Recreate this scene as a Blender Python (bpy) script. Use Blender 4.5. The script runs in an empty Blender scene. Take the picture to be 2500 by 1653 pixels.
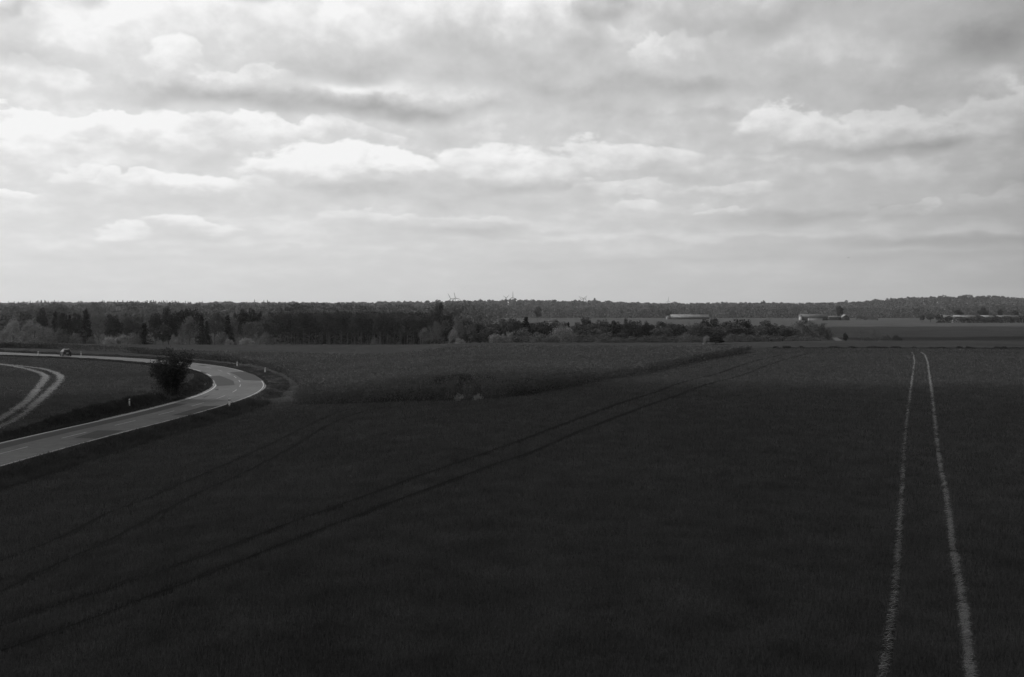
import bpy, math, random
import numpy as np
from mathutils import Vector, Matrix

# ---------------------------------------------------------------- camera, sky, sun, exposure
SC = bpy.context.scene
F = 2430.0            # focal length in photo pixels (2500 wide)
CU, CV = 1250.0, 755.0  # optical axis / horizon row in photo pixels
CZ = 8.6              # eye height
SUN_AZ = -62.0        # degrees from +Y towards +X
SUN_EL = 40.0

cam_d = bpy.data.cameras.new('camera')
cam = bpy.data.objects.new('camera', cam_d)
SC.collection.objects.link(cam)
SC.camera = cam
cam.location = (0, 0, CZ)
cam.rotation_euler = (math.radians(90), 0, 0)
cam_d.sensor_width = 36.0
cam_d.lens = 36.0 * F / 2500.0
cam_d.shift_y = -(826.5 - CV) / 2500.0
cam_d.clip_start = 0.5
cam_d.clip_end = 30000.0

SC.view_settings.view_transform = 'Standard'
SC.view_settings.look = 'None'
SC.view_settings.exposure = 0.0
SC.view_settings.gamma = 1.0
SC.view_settings.use_curve_mapping = False
SC.cycles.volume_bounces = 0
SC.cycles.max_bounces = 6
SC.cycles.diffuse_bounces = 3
SC.cycles.transparent_max_bounces = 6


def az_el(u, v):
    """azimuth and tangent of elevation of a photo direction"""
    a = math.atan((u - CU) / F)
    return a, (CV - v) / F * math.cos(a)


def make_world():
    w = bpy.data.worlds.new('World')
    SC.world = w
    w.use_nodes = True
    nt = w.node_tree
    N, L = nt.nodes, nt.links
    N.clear()

    def M(op, a, b=None, c=None, clamp=False):
        n = N.new('ShaderNodeMath'); n.operation = op; n.use_clamp = clamp
        for i, x in enumerate((a, b, c)):
            if x is None: continue
            if isinstance(x, (int, float)): n.inputs[i].default_value = x
            else: L.new(x, n.inputs[i])
        return n.outputs[0]

    out = N.new('ShaderNodeOutputWorld')
    sky = N.new('ShaderNodeTexSky'); sky.sky_type = 'NISHITA'
    sky.sun_disc = False
    sky.sun_elevation = math.radians(SUN_EL)
    sky.sun_rotation = math.radians(SUN_AZ)
    sky.air_density = 1.0; sky.dust_density = 3.0; sky.altitude = 60
    bw = N.new('ShaderNodeRGBToBW'); L.new(sky.outputs[0], bw.inputs[0])
    nish = M('MINIMUM', M('MULTIPLY', bw.outputs[0], 0.085), 1.0)

    tc = N.new('ShaderNodeTexCoord')
    sep = N.new('ShaderNodeSeparateXYZ'); L.new(tc.outputs['Generated'], sep.inputs[0])
    dx, dy, dz = sep.outputs
    X = M('ARCTAN2', dx, dy)
    hyp = M('SQRT', M('ADD', M('MULTIPLY', dx, dx), M('MULTIPLY', dy, dy)))
    Y = M('MAXIMUM', M('DIVIDE', dz, M('MAXIMUM', hyp, 0.05)), 0.0)
    ys = M('ADD', Y, 0.10)
    lg = M('LOGARITHM', ys, 2.71828)

    def noise(sx, sy, off, detail, rough, scale=1.0, dist=0.0):
        cb = N.new('ShaderNodeCombineXYZ')
        L.new(M('MULTIPLY', X, sx), cb.inputs[0]); L.new(M('MULTIPLY', lg, sy), cb.inputs[1])
        cb.inputs[2].default_value = off
        n = N.new('ShaderNodeTexNoise'); n.inputs['Scale'].default_value = scale
        n.inputs['Detail'].default_value = detail; n.inputs['Roughness'].default_value = rough
        n.inputs['Distortion'].default_value = dist
        L.new(cb.outputs[0], n.inputs['Vector'])
        return n

    n1 = noise(11, 5.2, 3.1, 3, 0.5)
    s1 = N.new('ShaderNodeSeparateColor'); L.new(n1.outputs['Color'], s1.inputs[0])
    n2 = noise(36, 16, 9.7, 5, 0.60)
    s2 = N.new('ShaderNodeSeparateColor'); L.new(n2.outputs['Color'], s2.inputs[0])

    def warp(base, big, small, ab, as_):
        k = M('ADD', M('MULTIPLY', M('SUBTRACT', big, 0.5), ab), M('MULTIPLY', M('SUBTRACT', small, 0.5), as_))
        return M('ADD', base, M('MULTIPLY', k, ys))
    WX = warp(X, s1.outputs[0], s2.outputs[0], 0.42, 0.13)
    WY = warp(Y, s1.outputs[1], s2.outputs[1], 0.24, 0.11)
    SX = warp(X, s1.outputs[2], s2.outputs[1], 0.40, 0.04)
    SY = warp(Y, s1.outputs[0], s2.outputs[2], 0.16, 0.03)

    # texture of the thin cloud veil
    n3 = noise(5.5, 3.4, 21.0, 6, 0.55, 1.0, 0.3)
    n4 = noise(19, 8.0, 5.0, 4, 0.55)
    c = M('ADD', M('MULTIPLY', M('SUBTRACT', n3.outputs[0], 0.50), 1.5), M('MULTIPLY', M('SUBTRACT', n4.outputs[0], 0.5), 1.45))
    # fade texture into a smooth band over the horizon
    c = M('MULTIPLY', c, M('SMOOTH_MIN', M('MULTIPLY_ADD', Y, 7.0, 0.12), 1.0, 0.1))

    cw = N.new('ShaderNodeCombineXYZ'); L.new(WX, cw.inputs[0]); L.new(WY, cw.inputs[1])
    cs = N.new('ShaderNodeCombineXYZ'); L.new(SX, cs.inputs[0]); L.new(SY, cs.inputs[1])
    W, Sv = cw.outputs[0], cs.outputs[0]

    def group(name, fl):
        g = bpy.data.node_groups.new(name, 'ShaderNodeTree')
        g.interface.new_socket('c', in_out='INPUT', socket_type='NodeSocketFloat')
        for nm in ('pos', 'scale', 'offset'): g.interface.new_socket(nm, in_out='INPUT', socket_type='NodeSocketVector')
        for nm in fl: g.interface.new_socket(nm, in_out='INPUT', socket_type='NodeSocketFloat')
        g.interface.new_socket('c', in_out='OUTPUT', socket_type='NodeSocketFloat')
        gi = g.nodes.new('NodeGroupInput'); go = g.nodes.new('NodeGroupOutput')
        q = g.nodes.new('ShaderNodeVectorMath'); q.operation = 'MULTIPLY_ADD'
        for i in range(3): g.links.new(gi.outputs[i + 1], q.inputs[i])
        ln = g.nodes.new('ShaderNodeVectorMath'); ln.operation = 'LENGTH'; g.links.new(q.outputs[0], ln.inputs[0])

        def MR(x, f0, f1, t0, t1, smooth=True):
            n = g.nodes.new('ShaderNodeMapRange'); n.interpolation_type = 'SMOOTHSTEP' if smooth else 'LINEAR'
            g.links.new(x, n.inputs[0])
            for i, w_ in enumerate((f0, f1, t0, t1)):
                if isinstance(w_, (int, float)): n.inputs[1 + i].default_value = w_
                else: g.links.new(w_, n.inputs[1 + i])
            return n.outputs[0]
        return g, gi.outputs, go, q.outputs[0], ln.outputs['Value'], MR

    # a cumulus: billowing top, soft grey base
    gc, I, go, q, r, MR = group('cumulus', ('base', 'top', 'op'))
    sp = gc.nodes.new('ShaderNodeSeparateXYZ'); gc.links.new(q, sp.inputs[0]); v = sp.outputs[1]
    fac = MR(r, MR(v, -1.0, 0.3, 1.5, 1.16, False), MR(v, -1.0, 0.3, 0.15, 0.88, False), 0.0, I[6])
    ma = gc.nodes.new('ShaderNodeMath'); ma.operation = 'MULTIPLY_ADD'; gc.links.new(I[0], ma.inputs[0]); ma.inputs[1].default_value = 0.5
    gc.links.new(MR(v, -0.75, 0.75, I[4], I[5]), ma.inputs[2])
    mx = gc.nodes.new('ShaderNodeMix'); mx.data_type = 'FLOAT'
    gc.links.new(fac, mx.inputs[0]); gc.links.new(I[0], mx.inputs[2]); gc.links.new(ma.outputs[0], mx.inputs[3])
    gc.links.new(mx.outputs[0], go.inputs[0])
    # a soft lighter or darker band
    gb, I, go, q, r, MR = group('soft_band', ('amp',))
    ma = gb.nodes.new('ShaderNodeMath'); ma.operation = 'ADD'; gb.links.new(I[0], ma.inputs[0])
    gb.links.new(MR(r, 0.0, 1.75, I[4], 0.0), ma.inputs[1]); gb.links.new(ma.outputs[0], go.inputs[0])

    def put(g_, c, vec, px, py, w, h, *fl):
        a, e = az_el(px, py); k = math.cos(a); iw, ih = F / (w * k * k), F / (h * k)
        n = N.new('ShaderNodeGroup'); n.node_tree = g_
        n.inputs[2].default_value = (iw, ih, 0); n.inputs[3].default_value = (-a * iw, -e * ih, 0)
        for i, x in enumerate(fl): n.inputs[4 + i].default_value = x
        L.new(c, n.inputs[0]); L.new(vec, n.inputs[1])
        return n.outputs[0]

    def cum(c, px, py, w, h, top, base, op=1.0): return put(gc, c, W, px, py, w, h, base, top, op)
    def gau(c, px, py, w, h, amp): return put(gb, c, Sv, px, py, w, h, amp)

    # overall brightness falls from the sun's side of the sky to the other
    cr = N.new('ShaderNodeValToRGB'); L.new(M('MULTIPLY_ADD', X, 1.0, 0.5), cr.inputs[0])
    el = cr.color_ramp.elements
    pts = [(-0.5, 0.76), (-0.27, 0.76), (0.0, 0.70), (0.25, 0.61), (0.38, 0.53), (0.48, 0.41), (0.5, 0.38)]
    el[0].position = 0.0; el[0].color = (0.78,) * 3 + (1,)
    el[1].position = 1.0; el[1].color = (0.33,) * 3 + (1,)
    for x, b in pts[1:-1]:
        e = el.new(x + 0.5); e.color = (b, b, b, 1)

    puff = M('MULTIPLY', M('SUBTRACT', s2.outputs[2], 0.5), M('SMOOTH_MIN', M('MULTIPLY_ADD', Y, 8.0, 0.1), 1.25, 0.1))
    lump = M('MULTIPLY', M('SUBTRACT', s1.outputs[2], 0.5), M('SMOOTH_MIN', M('MULTIPLY_ADD', Y, 6.0, 0.1), 0.9, 0.1))

    def finish(c):
        c = M('ADD', c, M('ADD', puff, lump))
        pos = M('MINIMUM', M('MAXIMUM', c, 0.0), 1.25); neg = M('MAXIMUM', M('MINIMUM', c, 0.0), -1.7)
        fac = M('ADD', M('MULTIPLY_ADD', pos, 0.50, 1.0), M('MULTIPLY', neg, 0.26))
        lum = M('MULTIPLY', cr.outputs[0], fac)
        fin = M('MINIMUM', M('MULTIPLY_ADD', lum, 0.86, M('MULTIPLY', nish, 0.14)), 0.94)
        b_ = N.new('ShaderNodeBackground'); rgb = N.new('ShaderNodeCombineColor')
        for i in range(3): L.new(fin, rgb.inputs[i])
        L.new(rgb.outputs[0], b_.inputs[0]); return b_.outputs[0]

    # the cloudscape is built in azimuth sectors; each only evaluates the clouds that reach into it
    cuts = [-300, 450, 900, 1350, 1800, 2250, 2900]
    cur = None
    for lo, hi in zip(cuts[:-1], cuts[1:]):
        c_ = c
        for n_, args in enumerate(CUMULI):
            if n_ > 11: args = args[:3] + (args[3] * 1.12,) + (args[4] * 1.25, args[5] * 1.1)
            if args[0] + args[2] * 1.5 + 190 > lo and args[0] - args[2] * 1.5 - 190 < hi: c_ = cum(c_, *args)
        for args in BANDS:
            if args[0] + args[2] * 1.75 + 130 > lo and args[0] - args[2] * 1.75 - 130 < hi: c_ = gau(c_, *args)
        sh = finish(c_)
        if cur is None: cur = sh; continue
        mx = N.new('ShaderNodeMixShader')
        L.new(M('GREATER_THAN', X, az_el(lo, 755)[0]), mx.inputs[0]); L.new(cur, mx.inputs[1]); L.new(sh, mx.inputs[2])
        cur = mx.outputs[0]
    win = M('MULTIPLY', M('LESS_THAN', M('ABSOLUTE', X), 0.62), M('LESS_THAN', Y, 0.47))
    mx = N.new('ShaderNodeMixShader'); L.new(win, mx.inputs[0]); L.new(finish(c), mx.inputs[1]); L.new(cur, mx.inputs[2])
    L.new(mx.outputs[0], out.inputs[0])


CUMULI = [
    (79, 50, 130, 80, .40, -.1), (369, 120, 280, 150, .34, -.2), (685, 70, 330, 125, .55, -.15), (300, 30, 110, 60, .55, .0), (150, 190, 120, 50, .4, -.1), (420, 150, 120, 60, .5, .0), (560, 200, 150, 40, .4, -.2),
    (1001, 53, 250, 100, .70, .05), (1329, 45, 125, 85, .90, .0), (1566, 120, 80, 50, .55, .0), (1693, 125, 95, 52, .55, -.1),
    (26, 290, 80, 45, .75, .2), (237, 335, 260, 48, .85, .15), (620, 330, 230, 38, .5, .0),
    (800, 330, 200, 30, .3, .0), (527, 468, 200, 42, .65, -.35), (800, 425, 235, 55, .75, -.45), (955, 420, 90, 52, .7, -.4),
    (1186, 425, 165, 54, .65, -.35), (1400, 420, 110, 36, .4, -.2), (1565, 395, 150, 46, .55, -.2), (1956, 318, 150, 56, .70, -.25),
    (2199, 318, 130, 50, .55, -.3), (2436, 276, 140, 60, .65, -.25), (253, 437, 50, 22, .45, .1), (337, 437, 40, 25, .45, .1),
    (158, 432, 60, 28, .3, .0), (32, 476, 60, 18, .45, .1), (474, 556, 125, 25, .40, -.25), (290, 572, 85, 24, .35, -.25),
    (1500, 470, 150, 30, .35, -.25), (1560, 505, 60, 24, .45, .0), (1770, 470, 120, 26, .3, -.2), (2240, 510, 45, 26, .45, .0),
    (1750, 530, 60, 16, .35, -.1), (2200, 420, 60, 60, .25, .0), (2420, 500, 110, 34, .3, -.2), (1000, 545, 260, 26, .25, -.15),
    (2160, 525, 90, 18, .3, -.2)]
BANDS = [
    (659, 245, 290, 30, -1.15), (1001, 263, 190, 24, -1.35), (430, 232, 130, 20, -.45), (105, 137, 120, 30, -.85),
    (50, 215, 70, 26, -.35), (843, 160, 150, 36, -.75), (1107, 121, 150, 40, -.7), (1054, 185, 170, 26, -.5),
    (1645, 213, 190, 26, -.9), (1856, 42, 220, 42, -.85), (2440, 100, 150, 45, -1.2), (1303, 221, 90, 26, -.6),
    (2093, 369, 210, 16, -.65), (2278, 362, 100, 16, -.7), (2014, 532, 260, 15, -.7), (1329, 458, 110, 18, -.75),
    (1160, 561, 150, 12, -.6), (880, 462, 110, 14, -.45), (2278, 588, 240, 12, -.8), (1492, 30, 36, 45, -1.1),
    (227, 8, 50, 22, -.8), (675, 3, 70, 18, -1.1), (6, 22, 22, 40, -.9), (1450, 120, 60, 40, -.5),
    (896, 211, 150, 16, .6), (1909, 381, 90, 9, .5), (1230, 40, 90, 40, .3), (300, 60, 120, 40, .2),
    (2250, 240, 150, 40, -.3), (1750, 20, 120, 20, .3), (2100, 120, 180, 60, .25), (1740, 280, 90, 10, -.5),
    (900, 640, 900, 10, -.18), (500, 600, 500, 10, .15), (1700, 575, 500, 8, .3), (2000, 625, 600, 9, -.25),
    (650, 655, 60, 6, .0), (2330, 150, 200, 30, -.3), (1350, 300, 200, 40, -.25), (420, 380, 260, 20, -.25), (2450, 560, 200, 14, .3)]
make_world()
SC.world.cycles.sampling_method = 'MANUAL'
SC.world.cycles.sample_map_resolution = 256

sun_d = bpy.data.lights.new('sun', 'SUN')
sun_d.energy = 3.2
sun_d.angle = math.radians(0.6)
sun_d.color = (1, 1, 1)
sun = bpy.data.objects.new('sun', sun_d)
SC.collection.objects.link(sun)
_a, _e = math.radians(SUN_AZ), math.radians(SUN_EL)
SUND = Vector((math.sin(_a) * math.cos(_e), math.cos(_a) * math.cos(_e), math.sin(_e)))
sun.rotation_euler = SUND.to_track_quat('Z', 'Y').to_euler()

# ---------------------------------------------------------------- helpers
rng = np.random.default_rng(7)
random.seed(7)


def tag(o, label=None, cat=None, group=None, kind=None):
    if label: o['label'] = label
    if cat: o['category'] = cat
    if group: o['group'] = group
    if kind: o['kind'] = kind
    return o


def mesh(name, V, Fc, mats=(), smooth=False, midx=None):
    """V (n,3); Fc a list of (m,k) integer arrays"""
    me = bpy.data.meshes.new(name)
    V = np.asarray(V, dtype=np.float32)
    if not isinstance(Fc, (list, tuple)): Fc = [Fc]
    Fc = [np.asarray(f, dtype=np.int32) for f in Fc if len(f)]
    me.vertices.add(len(V)); me.vertices.foreach_set('co', V.ravel())
    tot = sum(f.size for f in Fc); npoly = sum(len(f) for f in Fc)
    me.loops.add(tot); me.loops.foreach_set('vertex_index', np.concatenate([f.ravel() for f in Fc]))
    me.polygons.add(npoly)
    lt = np.concatenate([np.full(len(f), f.shape[1], dtype=np.int32) for f in Fc])
    ls = np.concatenate([[0], np.cumsum(lt)[:-1]]).astype(np.int32)
    me.polygons.foreach_set('loop_start', ls)
    if midx is not None: me.polygons.foreach_set('material_index', np.asarray(midx, dtype=np.int32))
    if smooth: me.polygons.foreach_set('use_smooth', np.ones(npoly, dtype=bool))
    me.update(calc_edges=True)
    for m in mats: me.materials.append(m)
    return me


def obj(name, me, parent=None, loc=(0, 0, 0)):
    o = bpy.data.objects.new(name, me); SC.collection.objects.link(o)
    if parent is not None: o.parent = parent
    o.location = loc
    return o


def empty(name, loc=(0, 0, 0), rz=0.0):
    o = bpy.data.objects.new(name, None); SC.collection.objects.link(o)
    o.location = loc; o.rotation_euler = (0, 0, rz); o.empty_display_size = 0.3
    return o


def copy_tree(o, parent=None):
    c = o.copy(); SC.collection.objects.link(c); c.parent = parent
    for ch in o.children: copy_tree(ch, c)
    return c


class MB:
    """collects shapes into one mesh"""
    def __init__(s): s.V = []; s.F3 = []; s.F4 = []; s.n = 0
    def add(s, V, F):
        V = np.asarray(V, float).reshape(-1, 3); F = np.asarray(F, int)
        (s.F3 if F.shape[1] == 3 else s.F4).append(F + s.n); s.V.append(V); s.n += len(V)
    def box(s, x0, x1, y0, y1, z0, z1, R=None):
        V = np.array([[x, y, z] for z in (z0, z1) for y in (y0, y1) for x in (x0, x1)], float)
        if R is not None: V = V @ R
        s.add(V, [[0, 2, 3, 1], [4, 5, 7, 6], [0, 1, 5, 4], [2, 6, 7, 3], [0, 4, 6, 2], [1, 3, 7, 5]])
    def tube(s, P, R, n=6, cap=True):
        P = np.asarray(P, float); R = np.broadcast_to(np.asarray(R, float), (len(P),))
        T = np.gradient(P, axis=0); T /= np.linalg.norm(T, axis=1)[:, None] + 1e-9
        up = np.where(np.abs(T[:, 2:3]) > 0.9, [[1., 0, 0]], [[0, 0, 1.]])
        A = np.cross(T, up); A /= np.linalg.norm(A, axis=1)[:, None] + 1e-9
        B = np.cross(T, A); th = np.arange(n) * 2 * np.pi / n
        V = P[:, None] + R[:, None, None] * (A[:, None] * np.cos(th)[None, :, None] + B[:, None] * np.sin(th)[None, :, None])
        m = len(P); i, j = np.meshgrid(np.arange(m - 1), np.arange(n), indexing='ij'); j2 = (j + 1) % n
        Fq = np.stack([i * n + j, i * n + j2, (i + 1) * n + j2, (i + 1) * n + j], -1).reshape(-1, 4)
        s.add(V.reshape(-1, 3), Fq)
        if cap:
            for k in (0, m - 1):
                c0 = s.n
                s.add(np.vstack([V[k], P[k][None]]), [[q, (q + 1) % n, n] for q in range(n)])
    def me(s, name, mats, smooth=False):
        fs = []
        if s.F3: fs.append(np.vstack(s.F3))
        if s.F4: fs.append(np.vstack(s.F4))
        return mesh(name, np.vstack(s.V), fs, mats, smooth)


def cards(P, size, up=None, ratio=0.5, r=rng):
    """a diamond leaf card at each point; size scalar or (n,)"""
    n = len(P); size = np.broadcast_to(np.asarray(size, float), (n,))
    T = r.normal(size=(n, 3)); T /= np.linalg.norm(T, axis=1)[:, None]
    if up is not None: T = T * (1 - up) + np.array([0, 0, 1.0]) * up * np.sign(T[:, 2:3] + 1e-6); T /= np.linalg.norm(T, axis=1)[:, None]
    Q = r.normal(size=(n, 3)); B = np.cross(T, Q); B /= np.linalg.norm(B, axis=1)[:, None] + 1e-9
    T = T * size[:, None]; B = B * (size * ratio)[:, None]
    V = np.stack([P + T, P + B, P - T, P - B], 1).reshape(-1, 3)
    return V, np.arange(4 * n).reshape(-1, 4)


_perm = np.random.default_rng(11).random((257, 257))


def vnoise(x, y):
    """smooth value noise, 0..1"""
    xi = np.floor(x).astype(int); yi = np.floor(y).astype(int)
    fx = x - xi; fy = y - yi
    fx = fx * fx * (3 - 2 * fx); fy = fy * fy * (3 - 2 * fy)
    a = _perm[xi % 256, yi % 256]; b = _perm[(xi + 1) % 256, yi % 256]
    c = _perm[xi % 256, (yi + 1) % 256]; d = _perm[(xi + 1) % 256, (yi + 1) % 256]
    return (a * (1 - fx) + b * fx) * (1 - fy) + (c * (1 - fx) + d * fx) * fy


def S(t):
    t = np.clip(t, 0, 1); return t * t * (3 - 2 * t)


# ---------------------------------------------------------------- terrain
def zbase(x, y):
    x = np.asarray(x, float); y = np.asarray(y, float)
    left = S((-x - 6) / 24)
    z = -2.0 * left * (1 - S((y - 225) / 60))
    # rise of the field beyond the road on the left
    z = z + 1.0 * S((-x - 95) / 50) * S((y - 255) / 45)
    # gentle swells of the near field
    z = z + 0.35 * (1 - left) * np.sin(y / 15.5 + x * 0.02 + 1.1) * S((y - 12) / 18) * (1 - S((y - 110) / 70))
    z = z + 0.5 * (vnoise(x / 38 + 7, y / 38 + 3) - 0.5) * (1 - S((y - 205) / 30)) * (1 - left)
    yr = 250 + 18 * S((x - 40) / 60) - 3 * left
    z = z - 4.9 * S((y - yr) / 95) * (1 - 0.0 * left)
    z = z - 0.9 * S((-x - 95) / 50) * S((y - 300) / 40)
    z = z + 1.3 * S((y - 430) / 600)
    # land under the far forests
    z = z + 12 * S((y - 1450) / 1200)
    th = x / np.maximum(y, 1)
    z = z + 7 * np.exp(-((th - 0.0) / 0.10) ** 2) * S((y - 1500) / 900)
    z = z + 17 * S((th - 0.30) / 0.15) * S((y - 1500) / 900) * (1 - 0.4 * S((th - 0.47) / 0.08))
    z = z + 3.0 * (vnoise(th * 14 + 50, y / 900) - 0.5) * S((y - 1500) / 600)
    return z


def cast(u, v, zf=zbase, dz=0.0):
    """ground points seen at photo positions"""
    u = np.atleast_1d(np.asarray(u, float)); v = np.atleast_1d(np.asarray(v, float))
    tx = (u - CU) / F; tz = (CV - v) / F
    ys = 8 * 1.012 ** np.arange(480)
    yy = np.broadcast_to(ys, (len(u), len(ys)))
    h = CZ + tz[:, None] * yy - zf(tx[:, None] * yy, yy) - dz
    hit = np.argmax(h < 0, axis=1); hit[~(h < 0).any(axis=1)] = len(ys) - 1
    hit = np.maximum(hit, 1); a = ys[hit - 1]; b = ys[hit]
    for _ in range(18):
        m = (a + b) / 2; hm = CZ + tz * m - zf(tx * m, m) - dz
        a = np.where(hm > 0, m, a); b = np.where(hm > 0, b, m)
    y = (a + b) / 2
    return np.stack([tx * y, y, CZ + tz * y], -1)


def resample(P, step):
    P = np.asarray(P, float); d = np.r_[0, np.cumsum(np.linalg.norm(np.diff(P[:, :2], axis=0), axis=1))]
    n = max(2, int(d[-1] / step)); t = np.linspace(0, d[-1], n)
    return np.stack([np.interp(t, d, P[:, k]) for k in range(P.shape[1])], -1)


def smooth_line(P, step, it):
    P = resample(P, step)
    for _ in range(it): P[1:-1] = 0.25 * P[:-2] + 0.5 * P[1:-1] + 0.25 * P[2:]
    return resample(P, step)


def dist_line(x, y, P):
    """distance of points to a polyline, and index of nearest segment"""
    x = np.asarray(x, float); y = np.asarray(y, float)
    best = np.full(x.shape, 1e18)
    for (ax, ay), (bx, by) in zip(P[:-1, :2], P[1:, :2]):
        dx, dy = bx - ax, by - ay; l2 = dx * dx + dy * dy + 1e-12
        t = np.clip(((x - ax) * dx + (y - ay) * dy) / l2, 0, 1)
        best = np.minimum(best, (x - ax - t * dx) ** 2 + (y - ay - t * dy) ** 2)
    return np.sqrt(best)


def inside(x, y, P):
    x = np.asarray(x, float); y = np.asarray(y, float); c = np.zeros(x.shape, bool)
    for (x1, y1), (x2, y2) in zip(P[:, :2], np.roll(P[:, :2], -1, axis=0)):
        if y1 == y2: continue
        k = ((y1 > y) != (y2 > y)) & (x < (x2 - x1) * (y - y1) / (y2 - y1) + x1)
        c ^= k
    return c


# road edges as seen, projected onto the land
OUT_PX = [(11, 1140), (87, 1117.5), (152, 1099), (217, 1080.6), (303.5, 1056.8), (340, 1047), (400, 1032), (446, 1020.6), (499, 1002),
          (570, 982.5), (602, 972), (639, 955), (655, 942), (648, 928.5), (623, 914), (588, 902), (535, 892), (457, 884), (375, 877.5),
          (238, 870), (119, 866), (0, 862)]
INN_PX = [(0, 1084), (87, 1063), (217, 1036), (303, 1019), (340, 1010), (393, 996.7), (446, 983.4), (490, 971), (520, 956), (526, 946),
          (523, 934), (508, 920), (490, 911), (464, 903), (430, 896.5), (360, 888), (260, 879.5), (191, 875), (108, 871), (0, 867)]
EO = cast(*np.array(OUT_PX).T); EI = cast(*np.array(INN_PX).T)
# centre line: halfway between each outer point and its nearest inner point
ei = resample(EI, 0.5); mids = []; wid = []
_eo = resample(EO, 2.0); _et = np.gradient(_eo[:, :2], axis=0); _et /= np.linalg.norm(_et, axis=1)[:, None]
for p, t_ in zip(_eo, _et):
    kq = np.argmin(np.linalg.norm(ei[:, :2] - p[:2], axis=1)); q = ei[kq]
    if kq > len(ei) - 4: continue
    if kq < 3: q = p + 6.7 * np.array([-t_[1], t_[0], 0.0])
    mids.append((p + q) / 2); wid.append(np.linalg.norm(p[:2] - q[:2]))
ROADW = 6.8
CL = smooth_line(np.array(mids), 2.5, 14)
d0 = CL[0, :2] - CL[4, :2]; d0 /= np.linalg.norm(d0)
d1 = CL[-1, :2] - CL[-5, :2]; d1 /= np.linalg.norm(d1)
ext0 = np.array([CL[0, :2] + d0 * k for k in range(60, 0, -3)]); ext1 = np.array([CL[-1, :2] + d1 * k for k in range(3, 240, 3)])
CL = np.vstack([ext0, CL[:, :2], ext1])
CL = smooth_line(CL, 1.5, 6)
TN = np.gradient(CL, axis=0); TN /= np.linalg.norm(TN, axis=1)[:, None]
NR = np.stack([TN[:, 1], -TN[:, 0]], -1)          # to the right of travel (outer side)
SL = np.r_[0, np.cumsum(np.linalg.norm(np.diff(CL, axis=0), axis=1))]
hw = np.full(len(CL), ROADW / 2)
INNER_POLY = np.vstack([CL, [[-420, CL[-1, 1]], [-420, CL[0, 1]]]])
CLs = CL[::2]


def zroad(x, y): return zbase(x, y) + 0.10


def zground(x, y):
    x = np.asarray(x, float); y = np.asarray(y, float); z = zbase(x, y)
    m = (x < 15) & (x > -520) & (y > 0) & (y < 420)
    if m.any():
        xm, ym = x[m], y[m]; d = dist_line(xm, ym, CLs); ins = inside(xm, ym, INNER_POLY); e = d - ROADW / 2
        b = np.where(ins, 1.1 * S((e - 0.7) / 1.9) * (1 - S((e - 4) / 14) * .5) * (1 - S((ym - 140) / 30)) * S((ym - 78) / 22),
                     -0.45 * S((e - 1.0) / 1.6) * (1 - S((ym - 110) / 25)) * (1 - S((e - 8) / 32)))
        b = b - 0.12 * (1 - S((e - 0.0) / 0.5)) + 0.10 * (1 - S((e - 0.3) / 1.2))
        z = z.copy(); z[m] = z[m] + b
    return z


def G(u, v, dz=0.0): return cast(u, v, zground, dz)


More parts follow.
